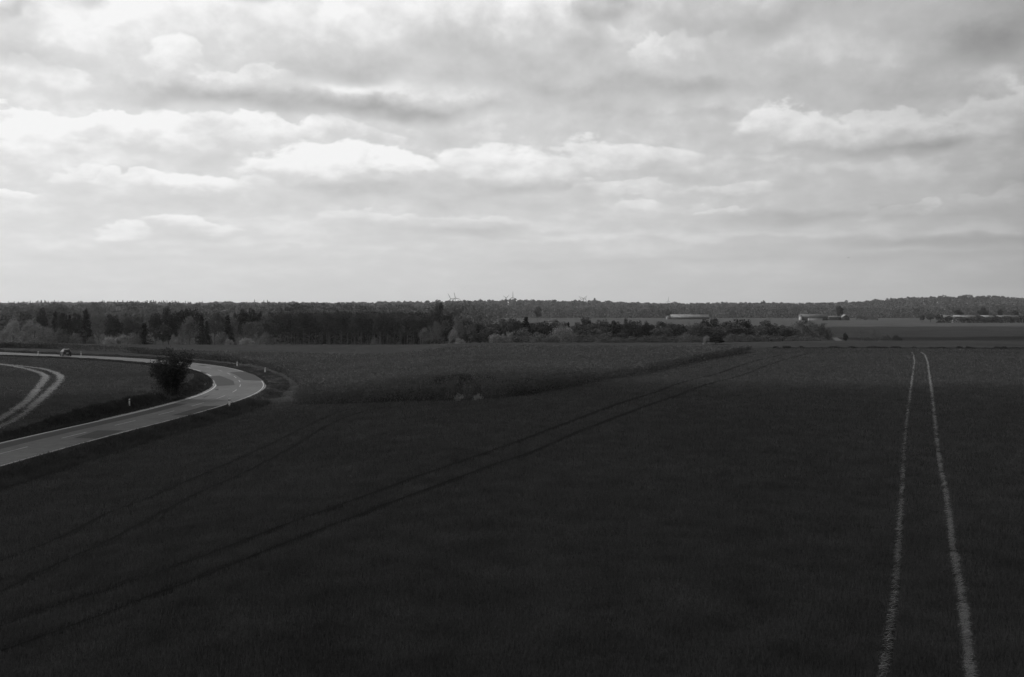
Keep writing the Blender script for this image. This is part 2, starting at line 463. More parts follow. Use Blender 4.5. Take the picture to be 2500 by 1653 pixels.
# ---------------------------------------------------------------- materials
def mat(name, v, rough=0.9, noise=None, spec=0.2, attr=None, bump=None, var=0.0, trans=0.0, metal=0.0):
    """grey procedural material; noise = list of (scale, detail, lo, hi) multiplied together"""
    m = bpy.data.materials.new(name); m.use_nodes = True
    nt = m.node_tree; N, L = nt.nodes, nt.links; N.clear()
    out = N.new('ShaderNodeOutputMaterial'); p = N.new('ShaderNodeBsdfPrincipled')
    L.new(p.outputs[0], out.inputs[0])
    p.inputs['Roughness'].default_value = rough
    p.inputs['Specular IOR Level'].default_value = spec
    p.inputs['Metallic'].default_value = metal
    geo = N.new('ShaderNodeNewGeometry')
    cur = None

    def mul(a, b):
        n = N.new('ShaderNodeMath'); n.operation = 'MULTIPLY'
        for i, x in enumerate((a, b)):
            if isinstance(x, (int, float)): n.inputs[i].default_value = x
            else: L.new(x, n.inputs[i])
        return n.outputs[0]
    cur = v
    if attr:
        a = N.new('ShaderNodeAttribute'); a.attribute_name = attr; cur = mul(a.outputs['Fac'], 1.0)
    for t in (noise or ()):
        sc, det, lo, hi = t[:4]
        tx = N.new('ShaderNodeTexNoise'); tx.inputs['Scale'].default_value = sc; tx.inputs['Detail'].default_value = det
        tx.inputs['Roughness'].default_value = 0.62
        if len(t) > 4:
            mp = N.new('ShaderNodeVectorMath'); mp.operation = 'MULTIPLY'; mp.inputs[1].default_value = t[4]
            L.new(geo.outputs['Position'], mp.inputs[0]); L.new(mp.outputs[0], tx.inputs['Vector'])
        else: L.new(geo.outputs['Position'], tx.inputs['Vector'])
        r = N.new('ShaderNodeMapRange'); r.inputs[1].default_value = 0.28; r.inputs[2].default_value = 0.72
        r.inputs[3].default_value = lo; r.inputs[4].default_value = hi; L.new(tx.outputs[0], r.inputs[0])
        cur = mul(cur, r.outputs[0])
    if var:
        oi = N.new('ShaderNodeObjectInfo'); r = N.new('ShaderNodeMapRange')
        r.inputs[3].default_value = 1 - var; r.inputs[4].default_value = 1 + var; L.new(oi.outputs['Random'], r.inputs[0])
        cur = mul(cur, r.outputs[0])
    rgb = N.new('ShaderNodeCombineColor')
    for i in range(3):
        if isinstance(cur, (int, float)): rgb.inputs[i].default_value = cur
        else: L.new(cur, rgb.inputs[i])
    L.new(rgb.outputs[0], p.inputs['Base Color'])
    if bump:
        sc, det, st, dist = bump
        tx = N.new('ShaderNodeTexNoise'); tx.inputs['Scale'].default_value = sc; tx.inputs['Detail'].default_value = det
        L.new(geo.outputs['Position'], tx.inputs['Vector'])
        b = N.new('ShaderNodeBump'); b.inputs['Strength'].default_value = st; b.inputs['Distance'].default_value = dist
        L.new(tx.outputs[0], b.inputs['Height']); L.new(b.outputs[0], p.inputs['Normal'])
    if trans:
        tr = N.new('ShaderNodeBsdfTranslucent'); L.new(rgb.outputs[0], tr.inputs[0])
        mx = N.new('ShaderNodeMixShader'); mx.inputs[0].default_value = trans
        L.new(p.outputs[0], mx.inputs[1]); L.new(tr.outputs[0], mx.inputs[2]); L.new(mx.outputs[0], out.inputs[0])
    return m


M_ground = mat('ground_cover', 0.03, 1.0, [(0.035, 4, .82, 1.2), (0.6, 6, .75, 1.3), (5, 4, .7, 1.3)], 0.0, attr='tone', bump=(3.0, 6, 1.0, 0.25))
M_asphalt = mat('asphalt', 0.062, 0.74, [(0.12, 5, .65, 1.3), (1.1, 6, .7, 1.25), (14, 3, .85, 1.15)], 0.16, bump=(60, 4, 0.35, 0.01))
M_patch = mat('asphalt_patch', 0.024, 0.8, [(0.5, 5, .85, 1.15), (14, 3, .85, 1.15)], 0.12, bump=(60, 4, 0.3, 0.01))
M_line = mat('worn_road_paint', 0.30, 0.7, [(2.5, 6, .55, 1.25)], 0.3)
M_dash = mat('faded_centre_paint', 0.26, 0.7, [(3.5, 6, .45, 1.2)], 0.3)
M_kerb = mat('pale_gravel', 0.19, 0.9, [(3, 6, .6, 1.2)], 0.1)
M_wheat = mat('wheat_blade', 0.053, 0.55, [(0.05, 3, .85, 1.18), (0.5, 4, .65, 1.4), (14, 2, .3, 1.8)], 0.35, trans=0.25)
M_straw = mat('trampled_pale_straw', 0.21, 0.8, [(2.0, 5, .6, 1.3), (38, 2, .25, 1.8)], 0.2, trans=0.2)
M_track = mat('bare_soil_wheeling', 0.02, 1.0, [(1.2, 6, .6, 1.3)], 0.05, bump=(12, 5, 0.8, 0.05))
M_trackshade = mat('shade_toned_wheeling', 0.006, 1.0, [(1.2, 6, .6, 1.3)], 0.05, bump=(12, 5, 0.8, 0.05))  # soil coloured near black to give the crop's shade in the ruts
M_rape = mat('rapeseed_leaf', 0.068, 0.7, [(0.06, 4, .8, 1.2), (0.6, 4, .75, 1.3), (8, 2, .6, 1.4)], 0.2, trans=0.2)
M_flower = mat('rapeseed_flower', 0.20, 0.8, [(1.0, 3, .6, 1.3)], 0.1, trans=0.2)
M_verge = mat('verge_grass', 0.055, 0.8, [(0.3, 5, .6, 1.4), (6, 2, .6, 1.4)], 0.15, trans=0.2)
M_dryverge = mat('dry_verge_grass', 0.13, 0.8, [(0.3, 5, .6, 1.35), (6, 2, .6, 1.4)], 0.15, trans=0.2)
M_soil = mat('dry_bare_soil', 0.07, 1.0, [(1.5, 6, .5, 1.4)], 0.05, bump=(8, 5, .8, .08))
M_rapelow = mat('rapeseed_slab_shade', 0.016, 0.9, [(1.0, 5, .6, 1.4)], 0.05)  # under-storey slab painted dark for the shade inside the crop
M_bark = mat('bark', 0.08, 0.95, [(2, 5, .6, 1.4)], 0.05)
LEAF = {}
for nm, a in (('dark', .036), ('conifer', .020), ('mid', .070), ('light', .10), ('pale', .19), ('far', .06), ('bush', .022)):
    LEAF[nm] = mat(nm + '_leaves', a, 0.75, [(0.22, 4, .75, 1.3), (1.6, 3, .75, 1.3)], 0.12, var=0.15, trans=0.22)
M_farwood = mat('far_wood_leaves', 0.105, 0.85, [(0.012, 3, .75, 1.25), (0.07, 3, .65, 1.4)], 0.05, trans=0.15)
M_white = mat('white_plastic', 0.62, 0.5, [(8, 3, .85, 1.1)], 0.4)
M_black = mat('black_plastic', 0.02, 0.5, [(8, 3, .85, 1.1)], 0.4)
M_refl = mat('reflector_glass', 0.4, 0.15, [(30, 2, .8, 1.2)], 0.8)
M_paint = mat('car_paint', 0.008, 0.3, [(3, 2, .9, 1.1)], 0.3)
M_glass = mat('car_glass', 0.02, 0.06, [(3, 2, .9, 1.1)], 0.6)
M_tyre = mat('tyre_rubber', 0.015, 0.85, [(20, 3, .8, 1.2)], 0.2)
M_alloy = mat('alloy_rim', 0.14, 0.3, [(20, 3, .8, 1.2)], 0.5, metal=0.8)
M_lamp = mat('tail_lamp_lens', 0.05, 0.15, [(10, 2, .8, 1.2)], 0.8)
M_steel = mat('painted_steel', 0.035, 0.5, [(0.05, 3, .9, 1.1)], 0.3)
M_roofp = mat('pale_fibre_cement_roof', 0.20, 0.8, [(0.5, 5, .45, 1.5), (0.12, 3, .7, 1.25)], 0.2)
M_roofm = mat('weathered_roof', 0.11, 0.85, [(0.35, 5, .5, 1.5)], 0.2)
M_roofd = mat('dark_tile_roof', 0.035, 0.85, [(0.6, 5, .7, 1.3)], 0.2)
M_wallw = mat('white_rendered_wall', 0.28, 0.9, [(0.8, 5, .8, 1.1)], 0.1)
M_wallm = mat('grey_farm_wall', 0.16, 0.9, [(0.8, 5, .75, 1.2)], 0.1)
M_walld = mat('dark_timber_wall', 0.04, 0.9, [(0.8, 5, .75, 1.2)], 0.1)
M_win = mat('window_glass', 0.03, 0.15, [(1, 2, .8, 1.2)], 0.7)
M_skylight = mat('roof_light_sheet', 0.12, 0.6, [(1, 2, .8, 1.2)], 0.3)

# ---------------------------------------------------------------- crop outlines
RAPE_PX = [(-60, 846), (0, 849), (150, 852), (300, 860), (400, 868), (480, 876), (560, 884), (630, 894), (690, 914), (725, 940),
           (735, 962), (712, 987), (760, 989), (900, 986), (1030, 981), (1120, 980), (1200, 975), (1300, 965), (1400, 946), (1500, 926), (1600, 906),
           (1700, 884), (1780, 869), (1835, 859)]
RP = G(*np.array(RAPE_PX).T)[:, :2]
RAPE = np.vstack([RP, [[47, 205], [30, 204], [0, 204], [-30, 209], [-60, 222], [-110, 248], [-170, 275], [-260, 290]]])
GAPS = [np.array([G(u, v)[0, :2] for u, v in q]) for q in
        ([(1109, 979), (1112, 962), (1122, 957), (1130, 966), (1132, 979)], [(1156, 978), (1157, 962), (1168, 960), (1176, 970), (1176, 979)],
         [(1118, 957), (1124, 944), (1148, 940), (1160, 950), (1150, 956)])]
# tractor wheelings (photo positions; both wheels of each pass)
TRK = {
    'a1': ([(2120, 1800), (2158, 1653), (2178, 1500), (2190, 1400), (2196, 1300), (2202, 1200), (2206, 1120), (2212, 1040), (2221, 974),
            (2228, 920), (2233, 885), (2231, 868), (2226, 860)], M_track),
    'a2': ([(2385, 1800), (2369, 1653), (2360, 1560), (2352, 1480), (2338, 1400), (2325, 1330), (2317, 1250), (2305, 1180), (2293, 1120),
            (2284, 1040), (2277, 974), (2270, 920), (2265, 885), (2258, 866), (2248, 860)], M_track),
    'b1': ([(-300, 1640), (0, 1535), (150, 1482), (300, 1434), (500, 1362), (700, 1284), (800, 1247), (900, 1212), (1040, 1158), (1200, 1103),
            (1350, 1047), (1500, 990), (1600, 960), (1700, 925), (1800, 895), (1900, 868), (1950, 858)], M_trackshade),
    'b2': ([(-300, 1710), (0, 1598), (120, 1556), (300, 1487), (500, 1413), (700, 1330), (800, 1291), (900, 1253), (1040, 1199), (1200, 1138), (1300, 1106),
            (1420, 1052), (1560, 999), (1660, 965), (1760, 930), (1860, 897), (1940, 872), (1985, 860)], M_trackshade),
    'c1': ([(-200, 1460), (0, 1372), (150, 1318), (260, 1255), (360, 1220), (450, 1180), (560, 1132), (680, 1076), (780, 1025), (840, 1002), (900, 990)], M_trackshade),
    'c2': ([(-200, 1545), (0, 1452), (120, 1390), (260, 1328), (400, 1252), (480, 1207), (580, 1165), (700, 1102), (790, 1044), (870, 1008), (960, 990)], M_trackshade),
    'd1': ([(-80, 1058), (0, 1025), (40, 1000), (70, 976), (95, 945), (108, 930), (112, 920), (100, 911), (70, 902), (30, 894), (-30, 888), (-120, 882)], M_soil),
    'd2': ([(-80, 1080), (0, 1042), (30, 1030), (70, 1004), (110, 965), (135, 942), (148, 928), (147, 917), (130, 908), (100, 900), (60, 895), (0, 889), (-120, 882)], M_soil),
}
TRACKS = {}
for k, (px, m) in TRK.items():
    P = G(*np.array(px, float).T)[:, :2]
    TRACKS[k] = (smooth_line(P, 0.8, 5), m)


def track_dist(x, y, keys):
    d = np.full(x.shape, 99.0)
    for k in keys:
        P = TRACKS[k][0]
        lo, hi = P.min(0) - 2, P.max(0) + 2
        m = (x > lo[0]) & (x < hi[0]) & (y > lo[1]) & (y < hi[1])
        if m.any(): d[m] = np.minimum(d[m], dist_line(x[m], y[m], P[::2]))
    return d


# ---------------------------------------------------------------- ground sheet
def build_ground():
    rings = [0.0]; r = 3.0
    while r < 12500: rings.append(r); r *= 1.0095 if 40 < r < 420 else (1.02 if r < 40 else 1.016)
    rings = np.array(rings)
    af = np.radians(np.linspace(-36, 36, 430)); ab = np.radians(np.linspace(36, 324, 90)[1:-1])
    ang = np.concatenate([af, ab]); na = len(ang)
    X = rings[:, None] * np.sin(ang)[None]; Y = rings[:, None] * np.cos(ang)[None]
    Z = zground(X.ravel(), Y.ravel()).reshape(X.shape)
    V = np.stack([X, Y, Z], -1).reshape(-1, 3)
    i, j = np.meshgrid(np.arange(len(rings) - 1), np.arange(na), indexing='ij'); j2 = (j + 1) % na
    Fq = np.stack([i * na + j, (i + 1) * na + j, (i + 1) * na + j2, i * na + j2], -1).reshape(-1, 4)[:, ::-1]
    me = mesh('ground', V, Fq, [M_ground], smooth=True)
    x, y = V[:, 0], V[:, 1]
    t = np.full(len(x), 0.028)
    ins = inside(x, y, INNER_POLY)
    t = np.where(ins & (y < 260), 0.036, t)
    m = (x < 15) & (x > -260) & (y > 20) & (y < 330)
    d = np.full(len(x), 99.0); d[m] = dist_line(x[m], y[m], CLs) - ROADW / 2
    t = np.where((d < 3.0) & ~ins, 0.034, t); t = np.where((d < 2.5) & ins & (y < 155) & (y > 84), 0.012, t)  # inner bank tone lowered, its shade is put into the colour
    t = np.where(~ins & (d < 12) & (x > -60) & (y > 122) & ~inside(x, y, RAPE), 0.075, t)
    t = np.where(inside(x, y, RAPE), 0.022, t)
    # beyond the crops
    yr = 243 + 12 * S((x - 40) / 60)
    t = np.where((y > 222) & ~inside(x, y, RAPE) & ~(ins), 0.036, t)
    t = np.where((y > 197) & (x < 50) & (x > -70) & ~inside(x, y, RAPE) & ~(ins), 0.036, t)
    t = np.where((y > 222) & (x < -70) & ~(ins) & ~inside(x, y, RAPE), 0.036, t)
    t = np.where((y > 196) & (y < 224) & (x > 57), 0.022, t)
    t = np.where(y > 330, 0.030, t)
    t = np.where((y > 330) & (y < 470 + 0.25 * (x - 150)) & (x > 150), 0.018, t)
    t = np.where((y > 740 + 0.06 * (x - 300)) & (y < 1390), 0.058, t)
    t = np.where((y > 1120) & (y < 1390) & (x < 150), 0.05, t)
    t = np.where((y > 1390), 0.03, t)
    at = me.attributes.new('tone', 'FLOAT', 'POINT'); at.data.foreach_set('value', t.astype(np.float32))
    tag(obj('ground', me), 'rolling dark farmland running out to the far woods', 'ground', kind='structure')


build_ground()


def strip(P, w, dz, zf, off=0.0, wob=0.0):
    """flat ribbon along polyline P lying dz over surface zf"""
    T = np.gradient(P, axis=0); T /= np.linalg.norm(T, axis=1)[:, None]; Nn = np.stack([T[:, 1], -T[:, 0]], -1)
    k = max(1, int(round(w / 0.7))); ts = np.linspace(-w / 2, w / 2, k + 1); V = []
    for a in ts:
        q = P + Nn * (off + a + (wob * (vnoise(np.arange(len(P)) * 0.37 + a * 9, np.full(len(P), 3.3 + a)) - 0.5))[:, None] if wob else off + a)
        V.append(np.c_[q, zf(q[:, 0], q[:, 1]) + dz])
    V = np.stack(V, 1); n = k + 1
    i, j = np.meshgrid(np.arange(len(P) - 1), np.arange(k), indexing='ij')
    Fq = np.stack([i * n + j, i * n + j + 1, (i + 1) * n + j + 1, (i + 1) * n + j], -1).reshape(-1, 4)
    return V.reshape(-1, 3), Fq


def off_line(P, o):
    T = np.gradient(P, axis=0); T /= np.linalg.norm(T, axis=1)[:, None]
    return P + np.stack([T[:, 1], -T[:, 0]], -1) * o


# ---------------------------------------------------------------- road
def build_road():
    V, Fq = strip(CL, ROADW, 0.0, zroad)
    road = obj('road', mesh('road', V, Fq, [M_asphalt], True))
    tag(road, 'two-lane asphalt road bending sharply between the fields', 'road', kind='structure')
    for o, w, m in ((-ROADW / 2 + 0.22, 0.20, M_line), (ROADW / 2 - 0.2, 0.13, M_line)):
        V, Fq = strip(off_line(CL, o), w, 0.006, zroad)
        tag(obj('edge_line', mesh('edge_line', V, Fq, [m]), road), kind='structure')
    # pale verge gravel at the outside of the apex and inside of the bend
    api = int(np.argmax(CL[:, 0] + 0.0 * CL[:, 1] - 100 * (CL[:, 1] < 120) - 100 * (CL[:, 1] > 165)))
    for a, b, o, w in ((api - 3, api + 12, ROADW / 2 + 0.35, 0.7), (api - 18, api + 30, -ROADW / 2 - 0.18, 0.36)):
        V, Fq = strip(off_line(CL, o)[a:b], w, 0.0, lambda x, y: zroad(x, y) + 0.004)
        tag(obj('gravel_shoulder', mesh('gravel_shoulder', V, Fq, [M_kerb]), road), kind='structure')
    # dashed faded centre line
    s = 2.0; mb = MB()
    while s < SL[-1] - 6:
        a = np.linspace(s, s + 4, 5); P = np.stack([np.interp(a, SL, CL[:, 0]), np.interp(a, SL, CL[:, 1])], -1)
        V, Fq = strip(off_line(P, 0.1), 0.12, 0.012, zroad); mb.add(V, Fq); s += 9
    tag(obj('centre_line', mb.me('centre_line', [M_dash]), road), kind='structure')
    # darker repair patches, laid out along the road: (photo outline)
    quads = [[(180, 1070), (238, 1051), (303, 1051), (238, 1071)], [(418, 1014.5), (496, 992), (540, 990.5), (499, 1002), (460, 1014)],
             [(508, 919), (536, 917), (570, 930), (573, 940), (529, 943), (524, 930)], [(560, 909), (597, 907), (623, 916), (641, 930), (595, 928), (576, 916)],
             [(482, 892), (496, 891), (506, 892.5), (496, 893.7)], [(476, 908), (492, 906.5), (512, 911.7), (496, 913)],
             [(494, 970), (515, 963), (509, 966), (500, 970.5)], [(523, 951), (534, 949), (533, 953), (527, 953)]]
    for q in quads:
        P = np.vstack([resample(np.array([cast(*a, zroad)[0, :2], cast(*b, zroad)[0, :2]]), 0.8)[:-1] if True else None
                       for a, b in zip(q, q[1:] + q[:1])])
        c = P.mean(0); rings_ = []
        for f in (1.0, .75, .5, .25): rings_.append(c + (P - c) * f)
        R_ = np.vstack(rings_ + [c[None]]); n = len(P)
        V = np.c_[R_, zroad(R_[:, 0], R_[:, 1]) + 0.010]
        f4 = [[r * n + i, r * n + (i + 1) % n, (r + 1) * n + (i + 1) % n, (r + 1) * n + i] for r in range(3) for i in range(n)]
        f3 = [[3 * n + i, 3 * n + (i + 1) % n, 4 * n] for i in range(n)]
        tag(obj('repair_patch', mesh('repair_patch', V, [np.array(f4), np.array(f3)], [M_patch]), road), kind='structure')
    # long dark resurfaced strip in the inner lane
    d = np.linalg.norm(CL - G(440, 984)[0, :2], axis=1); b = int(np.argmin(d))
    V, Fq = strip(off_line(CL, -2.05)[:b], 1.5, 0.003, zroad)
    tag(obj('repair_patch', mesh('repair_patch', V, Fq, [M_patch]), road), kind='structure')


build_road()

for k, (P, m) in TRACKS.items():
    w = {'a': 0.20, 'b': 0.42, 'c': 0.42, 'd': 0.50}[k[0]]
    V, Fq = strip(P, w, 0.035, zground, wob=0.12)
    tag(obj('wheel_track', mesh('wheel_track', V, Fq, [m])), 'bare tractor wheel track through the crop', 'wheel track', 'tractor wheel tracks', 'structure')

# ---------------------------------------------------------------- crops
def sector(n, r0, r1, p, amax=31.0):
    """random ground points, denser near the viewer; radial density ~ r^(1-p)"""
    u = rng.random(n)
    if abs(p - 2) < 1e-6: r = r0 * (r1 / r0) ** u
    else: r = (r0 ** (2 - p) + u * (r1 ** (2 - p) - r0 ** (2 - p))) ** (1 / (2 - p))
    a = np.radians(rng.uniform(-amax, amax, n))
    return r * np.sin(a), r * np.cos(a), r


def blades(x, y, h, w, lean=0.35, zf=zground):
    """narrow triangular blades standing on the land"""
    n = len(x); z = zf(x, y); a = rng.random(n) * 2 * np.pi; b = rng.random(n) * 2 * np.pi
    base = np.stack([x, y, z - 0.02], -1)
    side = np.stack([np.cos(a), np.sin(a), np.zeros(n)], -1) * (w / 2)[:, None]
    ln = (rng.random(n) * lean * h)
    top = base + np.stack([np.cos(b) * ln, np.sin(b) * ln, h], -1)
    V = np.stack([base - side, base + side, top], 1).reshape(-1, 3)
    return V, np.arange(3 * n).reshape(-1, 3)


def build_wheat():
    x, y, r = sector(1500000, 17, 235, 2.35)
    keep = ~inside(x, y, RAPE) & ~inside(x, y, INNER_POLY) & (y < 214) & ~((x < 49) & (x > -110) & (y > 196))
    d = np.full(len(x), 99.0); m = (x < 0); d[m] = dist_line(x[m], y[m], CLs[::2])
    keep &= d > ROADW / 2 + 3.0
    x, y, r = x[keep], y[keep], r[keep]
    td = track_dist(x, y, ['a1', 'a2', 'b1', 'b2', 'c1', 'c2'])
    td2 = track_dist(x, y, ['a1', 'a2'])
    edge = np.where(td2 < 1, 0.10, 0.245) + 0.07 * vnoise(x * 2.1, y * 2.1)
    keep = td > edge
    # thin places and lodged patches
    q = vnoise(x / 1.3, y / 1.3) * 0.6 + vnoise(x / 0.45 + 9, y / 0.45) * 0.4
    keep &= rng.random(len(x)) < 0.45 + 1.1 * q
    x, y, r, q = x[keep], y[keep], r[keep], q[keep]
    h = (0.14 + 0.10 * rng.random(len(x))) * (0.75 + 0.6 * q) * (1 + 0.15 * (vnoise(x / 6, y / 6) - .5))
    w = np.maximum(0.013, r * 0.00052) * (0.7 + 0.6 * rng.random(len(x)))
    V, Fc = blades(x, y, h, w, 0.5)
    tag(obj('wheat_crop', mesh('wheat_crop', V, Fc, [M_wheat])), 'young dark cereal crop covering the near field', 'crop', kind='stuff')
    # pale trampled blades in the two open wheelings on the right
    xs, ys_ = [], []
    for k in ('a1', 'a2', 'd1', 'd2'):
        P = TRACKS[k][0]; sd = {'a1': 3., 'a2': 17., 'd1': 29., 'd2': 41.}[k]; n = 15000 if k[0] == 'a' else 26000
        i = (rng.random(n) ** (2.2 if k[0] == 'a' else 1.0) * (len(P) - 2)).astype(int); f = rng.random(n)
        kp = rng.random(n) < (.0 + 1.25 * (.6 * vnoise((i + f) * .6, i * 0 + sd) + .4 * vnoise((i + f) * 2.3, i * 0 + sd))) * (0.42 if k == 'a1' else 1.0); i, f = i[kp], f[kp]; n = len(i)
        q_ = P[i] + (P[i + 1] - P[i]) * f[:, None]
        nn = off_line(P, 1.0)[i] - P[i]
        q_ = q_ + nn * (rng.normal(0.0, 1, n) * (.030 + .035 * vnoise((i + f) * .45, i * 0 + sd + 5) if k[0] == 'a' else .26) + (.05 * (vnoise((i + f) * .9, i * 0 + sd + 9) - .5)))[:, None]

        xs.append(q_[:, 0]); ys_.append(q_[:, 1])
    x = np.concatenate(xs); y = np.concatenate(ys_); r = np.hypot(x, y)
    n = len(x); z = zground(x, y) + 0.04 + 0.05 * rng.random(n)
    a = rng.normal(0, 0.45, n) + np.where(rng.random(n) < .5, 0, np.pi)
    L_ = 0.07 + 0.10 * rng.random(n); w = np.maximum(0.012, r * 0.0005)
    c = np.stack([x, y, z], -1); T = np.stack([np.cos(a) * L_, np.sin(a) * L_, 0.35 * L_ * rng.random(n)], -1)
    B = np.stack([-np.sin(a) * w, np.cos(a) * w, np.zeros(n)], -1)
    V = np.stack([c - T + B * 0.5, c - T - B * 0.5, c + T], 1).reshape(-1, 3)
    tag(obj('trampled_straw', mesh('trampled_straw', V, np.arange(3 * n).reshape(-1, 3), [M_straw])), 'pale flattened blades lying in the two right-hand wheel tracks', 'straw', kind='stuff')


build_wheat()


def along(P, n, lo, hi, outward=1):
    i = rng.integers(0, len(P) - 1, n); f = rng.random(n)
    q = P[i] + (P[i + 1] - P[i]) * f[:, None]; nn = off_line(P, 1.0)[i] - P[i]
    o = rng.uniform(lo, hi, n)
    return q + nn * o[:, None], o


def rape_mask(x, y):
    k = inside(x, y, RAPE)
    for g in GAPS[:3]: k &= ~inside(x, y, g)
    return k


def build_rape():
    # closed under-storey of the crop: bumpy slab with stepped edge
    gx = np.arange(-255, 62, 1.1); gy = np.arange(80, 292, 1.1)
    X, Y = np.meshgrid(gx, gy, indexing='ij')
    X = X + (vnoise(X * 1.3, Y * 1.3) - .5) * .8; Y = Y + (vnoise(X * 1.7 + 40, Y * 1.7) - .5) * .8
    m = rape_mask(X.ravel(), Y.ravel()).reshape(X.shape)
    # erode one cell so that the stems hide the step
    me_ = m.copy()
    for _ in range(2): m = me_.copy(); me_[1:-1, 1:-1] = m[1:-1, 1:-1] & m[:-2, 1:-1] & m[2:, 1:-1] & m[1:-1, :-2] & m[1:-1, 2:]
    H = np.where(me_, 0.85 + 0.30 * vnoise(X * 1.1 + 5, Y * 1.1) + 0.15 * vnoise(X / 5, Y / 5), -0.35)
    Z = zground(X.ravel(), Y.ravel()).reshape(X.shape) + H
    V = np.stack([X, Y, Z], -1).reshape(-1, 3); ny = X.shape[1]
    i, j = np.meshgrid(np.arange(X.shape[0] - 1), np.arange(ny - 1), indexing='ij')
    ok = me_[:-1, :-1] | me_[1:, :-1] | me_[:-1, 1:] | me_[1:, 1:]
    Fq = np.stack([i * ny + j, (i + 1) * ny + j, (i + 1) * ny + j + 1, i * ny + j + 1], -1)[ok]
    V0, F0 = V, Fq
    # plants
    n = 620000
    r = np.sqrt(rng.uniform(95 ** 2, 300 ** 2, n)); r = 84 * (300 / 84) ** (rng.random(n)); a = np.radians(rng.uniform(-33, 15, n))
    x, y = r * np.sin(a), r * np.cos(a)
    qe, oe = along(np.vstack([smooth_line(RP, 1.0, 2)]), 130000, -1.6, 1.6)
    x = np.r_[x, qe[:, 0]]; y = np.r_[y, qe[:, 1]]; r = np.hypot(x, y)
    k = rape_mask(x, y); x, y, r = x[k], y[k], r[k]
    bd = dist_line(x, y, np.vstack([RAPE, RAPE[:1]]))
    for g_ in GAPS: bd = np.minimum(bd, dist_line(x, y, np.vstack([g_, g_[:1]])))
    n = len(x); edge = bd < 2.4
    hh = 1.2 + 0.18 * vnoise(x / 3, y / 3) + 0.12 * (rng.random(n) - .5) + 0.1 * vnoise(x * 1.1, y * 1.1)
    t = np.where(edge, rng.random(n) ** 0.6, 0.72 + 0.32 * rng.random(n) ** 1.2)
    P = np.stack([x, y, zground(x, y) + hh * t], -1)
    s = np.maximum(0.07, r * 0.00062) * (0.7 + 0.7 * rng.random(n))
    V1, F1 = cards(P, s, up=0.45, ratio=0.45)
    # extra stems round the edge
    fl = (rng.random(n) < 0.035 + 0.13 * S((vnoise(x / 7, y / 7) - .45) * 3)) & (t > 0.85)
    V1f = V1.reshape(-1, 4, 3); idx = np.where(fl)[0]
    V1f[idx] = P[idx][:, None] + (V1f[idx] - P[idx][:, None]) * 0.62 + np.array([0, 0, 0.06])
    V = np.vstack([V0, V1f.reshape(-1, 3)]); Fa = np.vstack([F0, F1 + len(V0)])
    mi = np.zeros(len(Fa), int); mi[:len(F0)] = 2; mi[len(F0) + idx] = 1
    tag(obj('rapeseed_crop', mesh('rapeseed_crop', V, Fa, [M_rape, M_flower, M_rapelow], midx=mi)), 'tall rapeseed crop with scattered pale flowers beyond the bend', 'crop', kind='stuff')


build_rape()


def tufts(name, label, x, y, h, w, m, per=5, lean=0.6):
    x = np.repeat(x, per) + rng.normal(0, 0.10, len(x) * per); y = np.repeat(y, per) + rng.normal(0, 0.10, len(y) * per)
    h = np.repeat(h, per) * (0.5 + 0.7 * rng.random(len(x))); w = np.repeat(w, per)
    V, Fc = blades(x, y, h, w, lean)
    tag(obj(name, mesh(name, V, Fc, [m])), label, 'grass', kind='stuff')


kk = (CL[:, 1] > 35) & (CL[:, 1] < 330)
CLv = CL[kk]
q, o = along(CLv, 60000, ROADW / 2 + 0.1, ROADW / 2 + 3.2)
hgt = 0.14 + 0.42 * vnoise(q[:, 0] * 0.9, q[:, 1] * 0.9) * S((o - ROADW / 2) / 1.2)
keep = ~inside(q[:, 0], q[:, 1], RAPE); q = q[keep]; hgt = hgt[keep]
tufts('roadside_grass', 'tufted dark grass along the outer edge of the road', q[:, 0], q[:, 1], hgt, 0.02 + 0.0006 * q[:, 1], M_verge)
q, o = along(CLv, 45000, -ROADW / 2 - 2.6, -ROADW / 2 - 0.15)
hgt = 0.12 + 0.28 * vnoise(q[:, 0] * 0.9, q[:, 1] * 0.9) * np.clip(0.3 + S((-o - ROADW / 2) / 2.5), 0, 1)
tufts('bank_grass', 'grass on the bank inside the bend, coloured dark for its shade', q[:, 0], q[:, 1], hgt, 0.02 + 0.0006 * q[:, 1], LEAF['dark'])  # dark leaf colour stands in for shade on the bank
# dry grass wedge between bend and rapeseed
n = 60000; x = rng.uniform(-50, -20, n); y = rng.uniform(108, 190, n)
d = dist_line(x, y, CLs); k = (d > ROADW / 2 + 0.6) & ~inside(x, y, INNER_POLY) & ~inside(x, y, RAPE) & (y > 112 + (x + 36) * 0.4) & (d < 13)
x, y = x[k], y[k]
tufts('dry_verge_grass', 'pale dry grass wedge between the bend and the rapeseed', x, y, 0.10 + 0.32 * vnoise(x * .8, y * .8), np.full(len(x), 0.10), M_dryverge)
